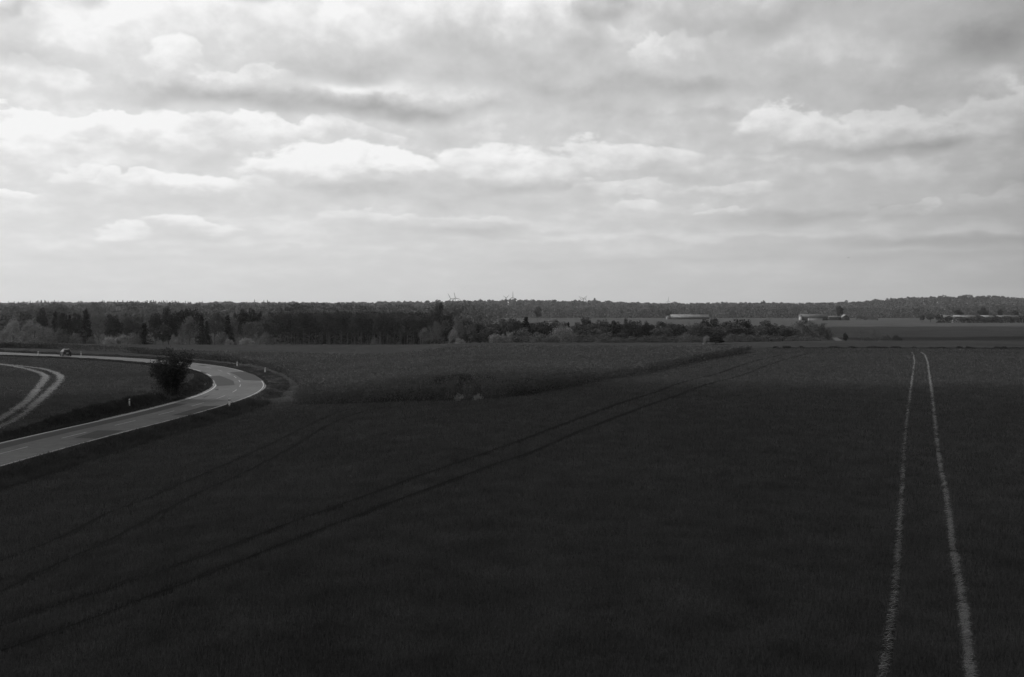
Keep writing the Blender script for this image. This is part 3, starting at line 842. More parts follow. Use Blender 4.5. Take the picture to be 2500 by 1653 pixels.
# field inside the bend: short crop
n = 260000; r = 60 * (250 / 60) ** rng.random(n); a = np.radians(rng.uniform(-31, -8, n)); x, y = r * np.sin(a), r * np.cos(a)
k = inside(x, y, INNER_POLY); x, y, r = x[k], y[k], r[k]; d = dist_line(x, y, CLs); td = track_dist(x, y, ['d1', 'd2'])
k = (d > ROADW / 2 + 3) & (td > 0.36 + 0.25 * rng.random(len(x))); x, y, r = x[k], y[k], r[k]
V, Fc = blades(x, y, 0.10 + 0.10 * rng.random(len(x)) * (0.5 + vnoise(x / 2, y / 2)), np.maximum(0.03, r * 0.0007), 0.6)
M_left = mat('short_crop_blade', 0.060, 0.8, [(0.06, 4, .85, 1.15), (0.6, 4, .75, 1.3)], 0.15, trans=0.2)
tag(obj('short_crop', mesh('short_crop', V, Fc, [M_left])), 'short crop in the field inside the road bend', 'crop', kind='stuff')
# dark ragged grass line across the far end of the near field
n = 9000; x = rng.uniform(58, 150, n); y = 219.5 + rng.normal(0, 0.35, n) + 1.5 * (vnoise(x / 20, x * 0) - .5) - 0.02 * (x - 60)
hh = 0.14 + 0.36 * S((vnoise(x / 0.9, x * 0 + 5) - .35) * 2.2) * (.5 + vnoise(x / 9, x * 0 + 8))
tufts('margin_grass', 'ragged dark grass line across the far end of the near field', x, y, hh, np.full(n, 0.16), LEAF['dark'], 4)

xs_ = np.concatenate([rng.normal(g_.mean(0)[0] + .2, .42, 110) for g_ in GAPS[:2]]); ys2 = np.concatenate([rng.normal(g_.mean(0)[1] - .6, 1.5, 110) for g_ in GAPS[:2]])
kg = (inside(xs_, ys2, GAPS[0]) | inside(xs_, ys2, GAPS[1])) & (vnoise(xs_ * 2.2, ys2 * 1.1) > .33)
tufts('dead_grass', 'pale dead grass tufts in the small gap of the rapeseed', xs_[kg], ys2[kg], .12 + .25 * rng.random(kg.sum()), np.full(kg.sum(), .09), M_straw)

# ---------------------------------------------------------------- trees
def limb_set(mb, top, n, r0, spread, rr, start=0.3, nseg=5, sub=0):
    """trunk up to height top with n limbs; returns limb end points"""
    P = np.array([[0.10 * top * 0.1 * math.sin(3 * t + rr.random() * 2), 0.05 * top * 0.1 * math.cos(2 * t), t * top] for t in np.linspace(0, 1, 7)])
    mb.tube(P, r0 * (1 - 0.85 * np.linspace(0, 1, 7)), 6)
    ends = [P[-1]]
    for k in range(n):
        t = start + (1 - start) * (k + rr.random()) / n
        b = np.array([np.interp(t, np.linspace(0, 1, 7), P[:, i]) for i in range(3)])
        a = rr.random() * 2 * np.pi; ln = spread * (0.6 + 0.5 * rr.random()) * (1.05 - 0.55 * t)
        e = b + np.array([math.cos(a) * ln, math.sin(a) * ln, (0.35 + 0.6 * rr.random()) * ln])
        m = (b + e) / 2 + np.array([0, 0, 0.12 * ln]) + rr.normal(0, .05 * ln, 3)
        Q = np.array([b, (b + m) / 2 + rr.normal(0, .02 * ln, 3), m, (m + e) / 2 + rr.normal(0, .03 * ln, 3), e])
        mb.tube(Q, r0 * 0.45 * np.array([1, .8, .6, .4, .15]) * (1.1 - t * .6), 4)
        ends.append(e)
        for s_ in range(sub):
            f = 0.35 + 0.6 * rr.random(); bb = b + (e - b) * f + np.array([0, 0, .06 * ln])
            dd = (e - b) / ln * 0.5 + rr.normal(0, .55, 3); dd[2] = abs(dd[2]) + .2
            ee = bb + dd * ln * (0.3 + .3 * rr.random())
            mb.tube(np.array([bb, (bb + ee) / 2 + rr.normal(0, .03 * ln, 3), ee]), r0 * np.array([.16, .1, .04]), 3, False)
            ends.append(ee)
            for w_ in range(2 if sub > 3 else 0):
                f2 = .4 + .5 * rr.random(); b3 = bb + (ee - bb) * f2; e3 = b3 + (rr.normal(0, .16, 3) + [0, 0, .12]) * ln
                mb.tube(np.array([b3, e3]), r0 * np.array([.07, .03]), 3, False); ends.append(e3)
    return np.array(ends)


def proto(kind, seed):
    """returns (crown mesh, trunk mesh) of a tree 10 units tall and about 8-10 wide"""
    rr = np.random.default_rng(seed); tb = MB(); leaf = LEAF['mid']
    if kind == 'conifer':
        P = []
        nb = 150
        for k in range(nb):
            h = 0.06 + 0.93 * (k / nb) ** 0.9; R = 2.5 * (1 - h) ** 0.82 * (0.75 + 0.45 * rr.random()) + 0.12
            a = rr.random() * 2 * np.pi; m = int(14 + 26 * (1 - h)); f = rr.random(m) ** 0.65
            q = np.stack([np.cos(a) * R * f, np.sin(a) * R * f, 10 * h - 0.38 * R * f ** 1.4 + 0.2 * f], -1) + rr.normal(0, .11 + .09 * R / 2.5, (m, 3))
            P.append(q)
        P = np.vstack(P); s = 0.20 * (0.6 + .7 * rr.random(len(P)))
        V, Fc = cards(P, s, 0.1, .5, rr); leaf = LEAF['conifer']
        tb.tube([[0, 0, -.3], [0, 0, 4], [0, 0, 9.8]], [.22, .15, .03], 6)
    elif kind in ('broad', 'dark', 'round'):
        nc = 34; C = []
        while len(C) < nc:
            q = rr.normal(size=3); q /= np.linalg.norm(q); q *= rr.random() ** .3
            C.append(q * [3.3, 3.3, 3.3] + [0, 0, 6.0] if kind != 'round' else q * [3.6, 3.6, 4.0] + [0, 0, 5.3])
        P = []
        for c in C:
            rad = 0.85 + 0.75 * rr.random(); m = 105
            q = rr.normal(size=(m, 3)); q /= np.linalg.norm(q, axis=1)[:, None]
            P.append(c + q * rad * (0.55 + .45 * rr.random((m, 1))) * [1, 1, .8])
        P = np.vstack(P); P = P[P[:, 2] > .5]
        V, Fc = cards(P, 0.26 * (0.6 + .7 * rr.random(len(P))), None, .55, rr)
        leaf = LEAF['mid'] if kind == 'broad' else LEAF['dark']
        limb_set(tb, 7.5, 8, .28, 3.2, rr, .25)
    elif kind == 'feather':
        E = limb_set(tb, 9.0, 16, .2, 3.3, rr, .18, sub=3)
        P = np.vstack([e + rr.normal(0, 1, (34, 3)) * [.42, .42, .40] for e in E] + [rr.normal(0, 1, (700, 3)) * [1.6, 1.6, 2.1] + [0, 0, 5.4]])
        P = P[(P[:, 2] > .4) & (P[:, 2] < 10.3)]
        V, Fc = cards(P, 0.17 * (0.6 + .8 * rr.random(len(P))), .2, .45, rr); leaf = LEAF['light']
    elif kind in ('blossom', 'shrub'):
        C = []
        for _ in range(30):
            a = rr.random() * 2 * np.pi; f = rr.random() ** .5; h = (1 - f ** 2.2) ** .6
            C.append([4.2 * f * math.cos(a), 4.2 * f * math.sin(a), 7.6 * h * (0.35 + .65 * rr.random() ** .5) + .8])
        P = []
        for c in C:
            rad = 1.0 + 0.7 * rr.random(); m = 110
            q = rr.normal(size=(m, 3)); q /= np.linalg.norm(q, axis=1)[:, None]
            P.append(np.array(c) + q * rad * (0.6 + .55 * rr.random((m, 1))))
        P = np.vstack(P); P = P[P[:, 2] > 0]
        V, Fc = cards(P, 0.22 * (0.5 + .8 * rr.random(len(P))), None, .55, rr); leaf = LEAF['pale'] if kind == 'blossom' else LEAF['light']
        limb_set(tb, 6.5, 9, .2, 3.5, rr, .1)
    elif kind == 'stand':
        C = [[rr.normal(0, 1.1), rr.normal(0, 1.1), rr.uniform(4.8, 9.3)] for _ in range(26)]
        P = np.vstack([np.array(c) + rr.normal(0, 1, (70, 3)) * [.62, .62, .5] for c in C])
        V, Fc = cards(P, 0.20 * (0.6 + .7 * rr.random(len(P))), .1, .5, rr); leaf = LEAF['dark']
        limb_set(tb, 9.2, 9, .17, 1.9, rr, .42)
    elif kind == 'bare':
        E = limb_set(tb, 8.2, 15, .24, 4.2, rr, .22, sub=5)
        P = np.vstack([e + rr.normal(0, 1, (9, 3)) * .35 for e in E]); P = P[P[:, 2] > .4]
        V, Fc = cards(P, 0.10 * (0.6 + .8 * rr.random(len(P))), .5, .3, rr); leaf = LEAF['mid']
    crown = mesh('crown', V, Fc, [leaf]); trunk = tb.me('trunk', [M_bark])
    return crown, trunk


PROTO = {}
for i, k in enumerate(('conifer', 'broad', 'dark', 'round', 'feather', 'blossom', 'shrub', 'stand', 'bare')):
    PROTO[k] = [proto(k, 100 + 10 * i + j) for j in range(3 if k in ('broad', 'dark', 'conifer', 'stand', 'feather') else 2)]
WIDTH = {'conifer': 5.0, 'broad': 8.6, 'dark': 8.6, 'round': 8.8, 'feather': 8.0, 'blossom': 10.2, 'shrub': 10.2, 'stand': 5.4, 'bare': 9.0}
TOPZ = {'conifer': 10.0, 'broad': 9.4, 'dark': 9.4, 'round': 9.5, 'feather': 9.5, 'blossom': 9.0, 'shrub': 8.8, 'stand': 10.0, 'bare': 10.3}
CATEG = {'conifer': 'conifer', 'blossom': 'shrub', 'shrub': 'shrub'}
NAMES = {'conifer': 'conifer', 'broad': 'broadleaf_tree', 'dark': 'dark_tree', 'round': 'round_tree', 'feather': 'spring_tree', 'blossom': 'blossom_shrub',
         'shrub': 'light_shrub', 'stand': 'woodland_tree', 'bare': 'bare_tree'}
cnt = 0


def tree(kind, u, vtop, wpx, d, label, group=None, leaf=None, name=None):
    """tree of a kind standing d metres away, with the size it has in the photograph"""
    global cnt
    cnt += 1
    if 1100 < u < 2030 and 300 < d < 360 and kind not in ('conifer', 'bare', 'blossom'): wpx = wpx * 1.3
    x = (u - CU) / F * d; z0 = float(zground(np.array([x]), np.array([d]))[0])
    zt = CZ + (CV - vtop) / F * d; H = max(zt - z0, 0.8); W = wpx / F * d
    cm, tm = PROTO[kind][cnt % len(PROTO[kind])]
    if leaf:
        key = (cm.name, leaf)
        if key not in PROTO:
            c2 = cm.copy(); c2.materials[0] = LEAF[leaf]; PROTO[key] = c2
        cm = PROTO[key]
    e = empty(name or NAMES[kind], (x, d, z0 - 0.05), (cnt * 2.399) % 6.283)
    tag(e, label, CATEG.get(kind, 'tree'), group)
    sx = W / WIDTH[kind] * (1.35 if kind == 'conifer' else 1.0); sz = H / TOPZ[kind]
    for nm, me in (('crown', cm), ('trunk', tm)):
        o = obj(nm, me, e); o.scale = (sx, sx, sz)
    return e


T = tree
gL = 'dark conifers of the left wood'
T('blossom', 32, 778, 52, 318, 'round pale blossoming shrub at the far left end of the tree belt', 'blossoming shrubs along the field edge')
T('blossom', 84, 774, 66, 322, 'wide pale blossoming shrub, second from the left end of the tree belt', 'blossoming shrubs along the field edge')
T('blossom', 8, 806, 34, 312, 'small pale shrub cut by the left edge of the photo', 'blossoming shrubs along the field edge')
T('shrub', 148, 802, 44, 308, 'low light shrub in front of the tight pair of dark left trees', 'low shrubs along the field edge')
T('shrub', 184, 811, 32, 306, 'small rounded shrub below the pointed dark conifer', 'low shrubs along the field edge')
T('shrub', 222, 822, 26, 306, 'tiny low shrub at the foot of the tall light tree', 'low shrubs along the field edge')
T('shrub', 118, 798, 50, 312, 'light shrub between the wide blossoming shrub and the conifers', 'low shrubs along the field edge')
T('dark', 103, 756, 30, 372, 'dark leaning tree above the wide blossoming shrub')
T('conifer', 135, 761, 30, 360, 'broad dark conifer behind the blossoming shrubs', gL)
T('dark', 156, 766, 38, 350, 'dark dense tree, left one of a tight pair behind low light shrubs')
T('conifer', 170, 769, 22, 356, 'small dark conifer wedged between the tight pair of dark trees', gL)
T('dark', 188, 763, 38, 350, 'dark dense tree, right one of a tight pair behind low light shrubs')
T('conifer', 210, 756, 34, 344, 'tall pointed dark conifer left of the light feathery tree', gL)
T('feather', 242, 752, 46, 352, 'tall light feathery tree between dark conifer and dark broad tree', leaf='light')
T('dark', 276, 767, 54, 360, 'broad dark tree right of the light feathery tree')
T('broad', 312, 772, 44, 372, 'mid-grey rounded tree behind the long pale shrub')
T('broad', 336, 768, 36, 390, 'mid-grey tree just left of the big dark tree group')
T('blossom', 272, 820, 46, 306, 'low pale shrub under the broad dark tree', 'blossoming shrubs along the field edge')
T('blossom', 300, 818, 50, 306, 'low pale blossoming shrub, middle of the long low row', 'blossoming shrubs along the field edge')
T('shrub', 329, 813, 34, 306, 'rounded light shrub at the right end of the long low row', 'low shrubs along the field edge')
T('conifer', 352, 789, 42, 318, 'short dark conifer in front of the big dark tree group', gL)
for u, v, w, l in ((379, 766, 40, 'leftmost tree of the big dark tree group'), (411, 755, 48, 'highest dark tree of the big dark tree group'),
                   (436, 756, 44, 'dark tree next to the highest one of the dark group'), (457, 756, 40, 'dark tree behind the pale feathery shrub'),
                   (478, 760, 40, 'dark tree closing the big dark group on the right')):
    T('dark', u, v, w, 352, l, 'big dark tree group left of centre')
T('dark', 398, 790, 46, 334, 'low dark tree filling the front of the dark group', 'big dark tree group left of centre')
T('feather', 462, 778, 56, 322, 'light feathery tree in front of the big dark tree group')
T('feather', 446, 800, 34, 314, 'small light feathery tree beside the larger one', )
T('conifer', 492, 768, 30, 344, 'dark conifer at the right end of the big dark group', gL)
T('conifer', 505, 784, 24, 316, 'narrow dark conifer standing alone in front of mid-grey trees', gL)
T('broad', 524, 759, 40, 380, 'mid-grey tree between the dark group and the bright-edged conifer')
T('broad', 545, 776, 30, 372, 'mid-grey tree left of the bright-edged conifer')
T('conifer', 556, 770, 34, 324, 'ragged conifer with light left side between pale trees', gL)
T('feather', 572, 779, 30, 334, 'pale thin tree just right of the ragged conifer')
for u, v, w, l in ((578, 763, 34, 'left tree of the high dark clump'), (592, 757, 34, 'tallest tree of the high dark clump'),
                   (614, 758, 38, 'right tree of the high dark clump'), (636, 760, 26, 'small dark tree at the right of the high dark clump')):
    T('dark', u, v, w, 364, l, 'high dark clump left of the bare-stemmed wood')
T('feather', 606, 790, 56, 324, 'light feathery tree below the high dark clump', )
T('feather', 633, 787, 42, 330, 'light feathery tree between dark clump and bare-stemmed wood')
T('broad', 655, 776, 52, 346, 'mid-grey tree at the left start of the bare-stemmed wood')
T('shrub', 540, 806, 40, 318, 'soft light shrub under the ragged conifer', 'low shrubs along the field edge')
T('blossom', 560, 824, 26, 306, 'low pale shrub at the field edge below the ragged conifer', 'blossoming shrubs along the field edge')
T('blossom', 600, 825, 48, 306, 'low pale spreading shrub below the high dark clump', 'blossoming shrubs along the field edge')
T('shrub', 652, 812, 46, 314, 'low shrub at the left foot of the bare-stemmed wood', 'low shrubs along the field edge')
T('shrub', 435, 828, 30, 304, 'tiny light shrub under the light feathery tree', 'low shrubs along the field edge')
tops = [(684, 764), (698, 760), (711, 758), (726, 762), (740, 759), (755, 764), (770, 761), (786, 764), (802, 759), (818, 762), (834, 757), (850, 761),
        (866, 764), (882, 762), (898, 765), (914, 762), (930, 764), (946, 761), (962, 765), (978, 763), (994, 765), (1010, 767), (1026, 768), (1042, 766)]
for i, (u, v) in enumerate(tops):
    T('stand', u, v, 36 + 6 * (i % 3), 326 + 9 * (i % 4), 'dark slender tree of the bare-stemmed wood left of centre', 'bare-stemmed wood left of centre')
for i, u in enumerate(range(676, 1050, 13)):
    T('stand', u + 4 * (i % 2), 768 + 3 * (i % 3), 34, 362 + 12 * (i % 3), 'dark slender tree of the bare-stemmed wood left of centre', 'bare-stemmed wood left of centre')
T('conifer', 988, 764, 12, 370, 'small conifer tip over the bare-stemmed wood', gL)
T('conifer', 1021, 764, 14, 372, 'conifer tip left of the tall broad tree', gL)
T('conifer', 1042, 770, 14, 366, 'small dark conifer tip beside the tall broad tree', gL)
T('shrub', 914, 823, 24, 305, 'small round shrub at the foot of the bare-stemmed wood', 'low shrubs along the field edge')
T('broad', 1071, 742, 52, 352, 'tallest broad tree rising over the belt at centre left')
T('broad', 1052, 756, 36, 358, 'mid-grey tree on the left shoulder of the tallest tree')
T('broad', 1096, 764, 36, 350, 'mid-grey tree on the right shoulder of the tallest tree')
T('broad', 1086, 785, 50, 334, 'mid-grey lower tree in front of the tallest tree')
T('feather', 1035, 803, 40, 312, 'light leafy shrubby tree left below the tallest tree', leaf='light')
T('feather', 1062, 790, 44, 318, 'light leafy tree right below the tallest tree', leaf='light')
T('blossom', 1107, 803, 32, 310, 'pale blossoming shrub right of the tallest tree', 'blossoming shrubs along the field edge')
T('blossom', 1123, 822, 30, 305, 'low pale shrub hugging the field edge at centre', 'blossoming shrubs along the field edge')
T('feather', 1117, 784, 30, 322, 'thin light tree with pale left side')
T('broad', 1140, 780, 52, 330, 'rounded mid-grey tree left of the bare-crowned tree')
T('bare', 1166, 757, 66, 322, 'tall bare-crowned tree with spread dark branches', leaf='dark')
T('bare', 1190, 766, 40, 326, 'bare tree joined to the right of the tall bare-crowned tree', leaf='dark')
T('broad', 1172, 788, 62, 318, 'broad mid-grey tree under the bare crowns')
T('bare', 1204, 778, 34, 322, 'leaning bare tree between two leafy crowns', leaf='dark')
T('broad', 1206, 792, 46, 328, 'dark-hearted tree below the leaning bare tree', leaf='dark')
T('broad', 1229, 781, 36, 336, 'mid-grey tree left of the rounded light tree')
T('broad', 1249, 777, 50, 330, 'rounded lighter tree left of the ragged conifer tip')
T('conifer', 1284, 774, 38, 330, 'ragged dark conifer left of the little dark-roofed house', 'conifers right of centre')
T('blossom', 1210, 815, 46, 308, 'pale twiggy shrub at the field edge under the light tree', 'blossoming shrubs along the field edge')
T('blossom', 1240, 806, 40, 312, 'pale shrub with bright left side near centre', 'blossoming shrubs along the field edge')
T('shrub', 1232, 818, 40, 306, 'low light shrub with dark base near centre', 'low shrubs along the field edge')
T('shrub', 1275, 802, 54, 314, 'wide light shrub under the ragged conifer', 'low shrubs along the field edge')
T('dark', 1302, 790, 46, 334, 'dark tree left of the little dark-roofed house')
T('dark', 1330, 788, 50, 330, 'dark tree below the little dark-roofed house')
T('broad', 1352, 789, 46, 336, 'mid-grey tree below the right end of the dark-roofed house')
T('shrub', 1316, 812, 46, 310, 'low light shrub left of the big blossoming shrub', 'low shrubs along the field edge')
T('blossom', 1374, 796, 76, 314, 'big pale blossoming shrub right of the dark-roofed house', 'blossoming shrubs along the field edge')
T('blossom', 1345, 812, 34, 308, 'smaller pale shrub on the left of the big blossoming one', 'blossoming shrubs along the field edge')
T('conifer', 1388, 787, 18, 340, 'small dark conifer tip over the big blossoming shrub', 'conifers right of centre')
T('broad', 1410, 788, 40, 330, 'mid-grey tree at the right of the big blossoming shrub')
T('broad', 1431, 778, 44, 328, 'mid-grey tree with pointed crown right of the blossoming shrub')
T('broad', 1452, 790, 40, 324, 'mid-grey lower tree between two higher crowns')
T('broad', 1470, 781, 46, 330, 'rounded mid-grey tree left of the dark column tree')
T('dark', 1504, 782, 38, 330, 'dark tree left of the dark column tree')
T('round', 1531, 778, 26, 328, 'dark column-shaped tree right of centre')
T('round', 1554, 781, 32, 326, 'dark smooth round tree, larger of two evergreens')
T('round', 1577, 785, 22, 326, 'dark smooth round tree, smaller of two evergreens')
T('dark', 1589, 797, 22, 326, 'low dark tree right of the two round evergreens')
for u, v, w, k, l in ((1490, 800, 60, 'broad', 'mid-grey thicket tree below the dark tree'), (1530, 806, 56, 'broad', 'mid-grey thicket tree below the column-shaped tree'),
                      (1570, 806, 56, 'broad', 'mid-grey thicket tree below the two round evergreens'), (1612, 799, 50, 'broad', 'thicket tree right of the two round evergreens'),
                      (1634, 792, 34, 'broad', 'thicket tree with ragged top left of the spiky pale tree'), (1660, 793, 40, 'dark', 'dark thicket tree left of the spiky pale tree'),
                      (1708, 789, 50, 'broad', 'thicket tree under the large dark domed tree'), (1772, 788, 56, 'broad', 'thicket tree between the domed tree and the right dark tree'),
                      (1800, 792, 46, 'broad', 'thicket tree under the right dark tree'), (1842, 796, 46, 'broad', 'thicket tree just right of the right dark tree'),
                      (1868, 785, 44, 'broad', 'rounded thicket tree with higher crown on the right'), (1910, 793, 42, 'broad', 'thicket tree left of the feathery right pair'),
                      (1934, 799, 34, 'broad', 'low thicket tree at the foot of the feathery right pair'), (1456, 806, 60, 'broad', 'thicket tree right below the pointed crown')):
    T(k, u, v, w, 318 + (u % 4) * 5, l, 'thicket right of centre')
T('bare', 1686, 782, 52, 320, 'pale spiky bare tree left of the large domed dark tree', leaf='light')
T('round', 1742, 775, 52, 330, 'large dark domed tree right of the spiky pale tree')
T('dark', 1722, 782, 34, 334, 'dark tree on the left flank of the domed tree')
T('round', 1807, 777, 34, 330, 'dark tree with rounded top, left of the right dark pair', leaf='dark')
T('round', 1827, 781, 22, 330, 'small dark rounded tree at the right of the dark pair')
T('feather', 1960, 784, 46, 316, 'feathery bare-looking tree, left of the right pair', leaf='mid')
T('bare', 1981, 781, 44, 318, 'feathery bare tree, right of the right pair', leaf='mid')
T('feather', 2002, 793, 36, 320, 'low feathery tree ending the thicket on the right', leaf='mid')
T('feather', 2020, 803, 26, 320, 'smallest feathery shrub at the right end of the thicket', leaf='mid')
T('shrub', 1678, 812, 40, 306, 'small light shrub under the spiky pale tree', 'low shrubs along the field edge')
T('shrub', 1788, 811, 34, 306, 'light shrub right of the lone field bush', 'low shrubs along the field edge')
T('shrub', 1812, 814, 28, 306, 'small light shrub under the right dark pair', 'low shrubs along the field edge')
for i, u in enumerate((1345, 1400, 1440, 1475, 1510, 1545, 1580, 1618, 1650, 1690, 1724, 1756, 1838, 1872, 1902, 1940, 1972)):
    T('shrub', u, 816 + (i * 7) % 6, 46, 304 + (i % 3) * 3, 'low undergrowth shrub along the foot of the right thicket', 'undergrowth along the right thicket', leaf='mid', name='undergrowth_shrub')
T('round', 1747, 816, 50, 243, 'rounded dark bush standing in the open on the field ridge', leaf='bush', name='field_bush')
T('blossom', 1725, 819, 20, 242, 'small pale bush leaning on the left of the lone field bush', name='pale_bush')
T('dark', 2064, 813, 15, 312, 'small dark bush beside the pale farm track')
T('bare', 2103, 803, 26, 300, 'thin bare tree, left of three at the right field edge', leaf='mid')
T('bare', 2137, 802, 26, 300, 'thin bare tree, middle of three at the right field edge', leaf='mid')
T('shrub', 2163, 814, 34, 298, 'low mid-grey shrub right of the thin bare trees', leaf='mid')
T('shrub', 2190, 817, 28, 298, 'low dark shrub at the right end of the field edge shrubs', leaf='dark')
T('shrub', 2120, 820, 30, 298, 'low light shrub between the thin bare trees', leaf='mid')
for i, u in enumerate(range(1100, 1935, 21)):
    T('broad' if i % 4 else 'dark', u + (i * 7) % 9, 789 + (i * 5) % 8 + (4 if u > 1840 else 0), 52, 342 + (i % 3) * 5, 'tree in the unbroken back row of the thicket right of centre', 'back row of the thicket right of centre')
for u, v, w in ((2316, 772, 18), (2392, 770, 20), (2432, 771, 18), (2356, 776, 16)):
    T('broad', u, v, w, 915, 'dark rounded tree growing out of the far hedge before the barn roofs', 'trees in the far hedge', leaf='dark')
# far ones
T('broad', 2051, 747, 24, 1120, 'single dark round tree standing behind the right farmhouse', leaf='dark')
T('broad', 1313, 749, 24, 1000, 'round light tree at the edge of the far pale field', leaf='far')
T('broad', 1632, 756, 22, 1240, 'rounded tree just left of the long pale-roofed barn', leaf='far')
T('dark', 2251, 770, 15, 950, 'small dark bush at the left of the far hedge')
T('broad', 2272, 764, 26, 940, 'light rounded tree at the left end of the far hedge')
T('dark', 2292, 767, 20, 925, 'dark rounded tree starting the far hedge')
for i, (u, v) in enumerate(((2098, 768), (2110, 771), (2122, 772), (2135, 774))):
    T('shrub', u, v, 18, 1100, ['tallest shrub, right beside the gabled farm cottage', 'second shrub right of the gabled farm cottage', 'third shrub right of the gabled farm cottage', 'lowest shrub, farthest right from the gabled farm cottage'][i], 'shrubs beside the farm cottage', leaf='far' if i % 2 else 'mid')
for u, v, w, l in ((2340, 756, 26, 'dark tree rising behind the white farm roofs, left of three'), (2400, 752, 30, 'dark tree rising behind the white farm roofs, middle of three'),
                   (2442, 755, 14, 'narrow dark tree right of the white farm roofs'), (2478, 757, 20, 'dark tree at the far right above the hedge')):
    T('broad', u, v, w, 960, l, leaf='dark')
# lone skyline trees
T('broad', 1451, 729, 12, 2750, 'lone dark tree standing proud of the far skyline', leaf='dark')
T('conifer', 1413, 732, 5, 2750, 'tiny pointed conifer on the skyline beside the turbine trio')
T('broad', 1300, 731, 19, 2700, 'larger rounded tree on the skyline hump', leaf='far')
T('broad', 1325, 735, 16, 2700, 'lower rounded tree on the skyline right of the hump', leaf='far')
T('broad', 1340, 735, 11, 2700, 'last rounded tree of the skyline clump', leaf='far')
T('broad', 1172, 730, 12, 2650, 'small rounded tree on the skyline between the turbine pairs', leaf='far')
T('dark', 1865, 733, 9, 2700, 'small dark tree poking over the right skyline')


def hedge():
    P = []
    for k in range(6200):
        u = rng.uniform(2286, 2560); d = 905 + rng.normal(0, 2.0) - 0.02 * (u - 2290); x = (u - CU) / F * d
        top = 4.6 + 1.6 * vnoise(np.array([x / 7.0]), np.array([2.2]))[0]
        if u < 2300: top *= (u - 2286) / 14
        P.append([x, d, float(rng.random() ** .7 * top)])
    P = np.array(P); P[:, 2] += zground(P[:, 0], P[:, 1])
    V, Fc = cards(P, 0.6 * (0.5 + .8 * rng.random(len(P))), None, .6)
    V2, F2 = [], []
    mb = MB(); mb.add(V, Fc)
    tag(obj('hedge', mb.me('hedge', [LEAF['dark']])), 'long dark clipped hedge in front of the white farm roofs', 'hedge')


hedge()


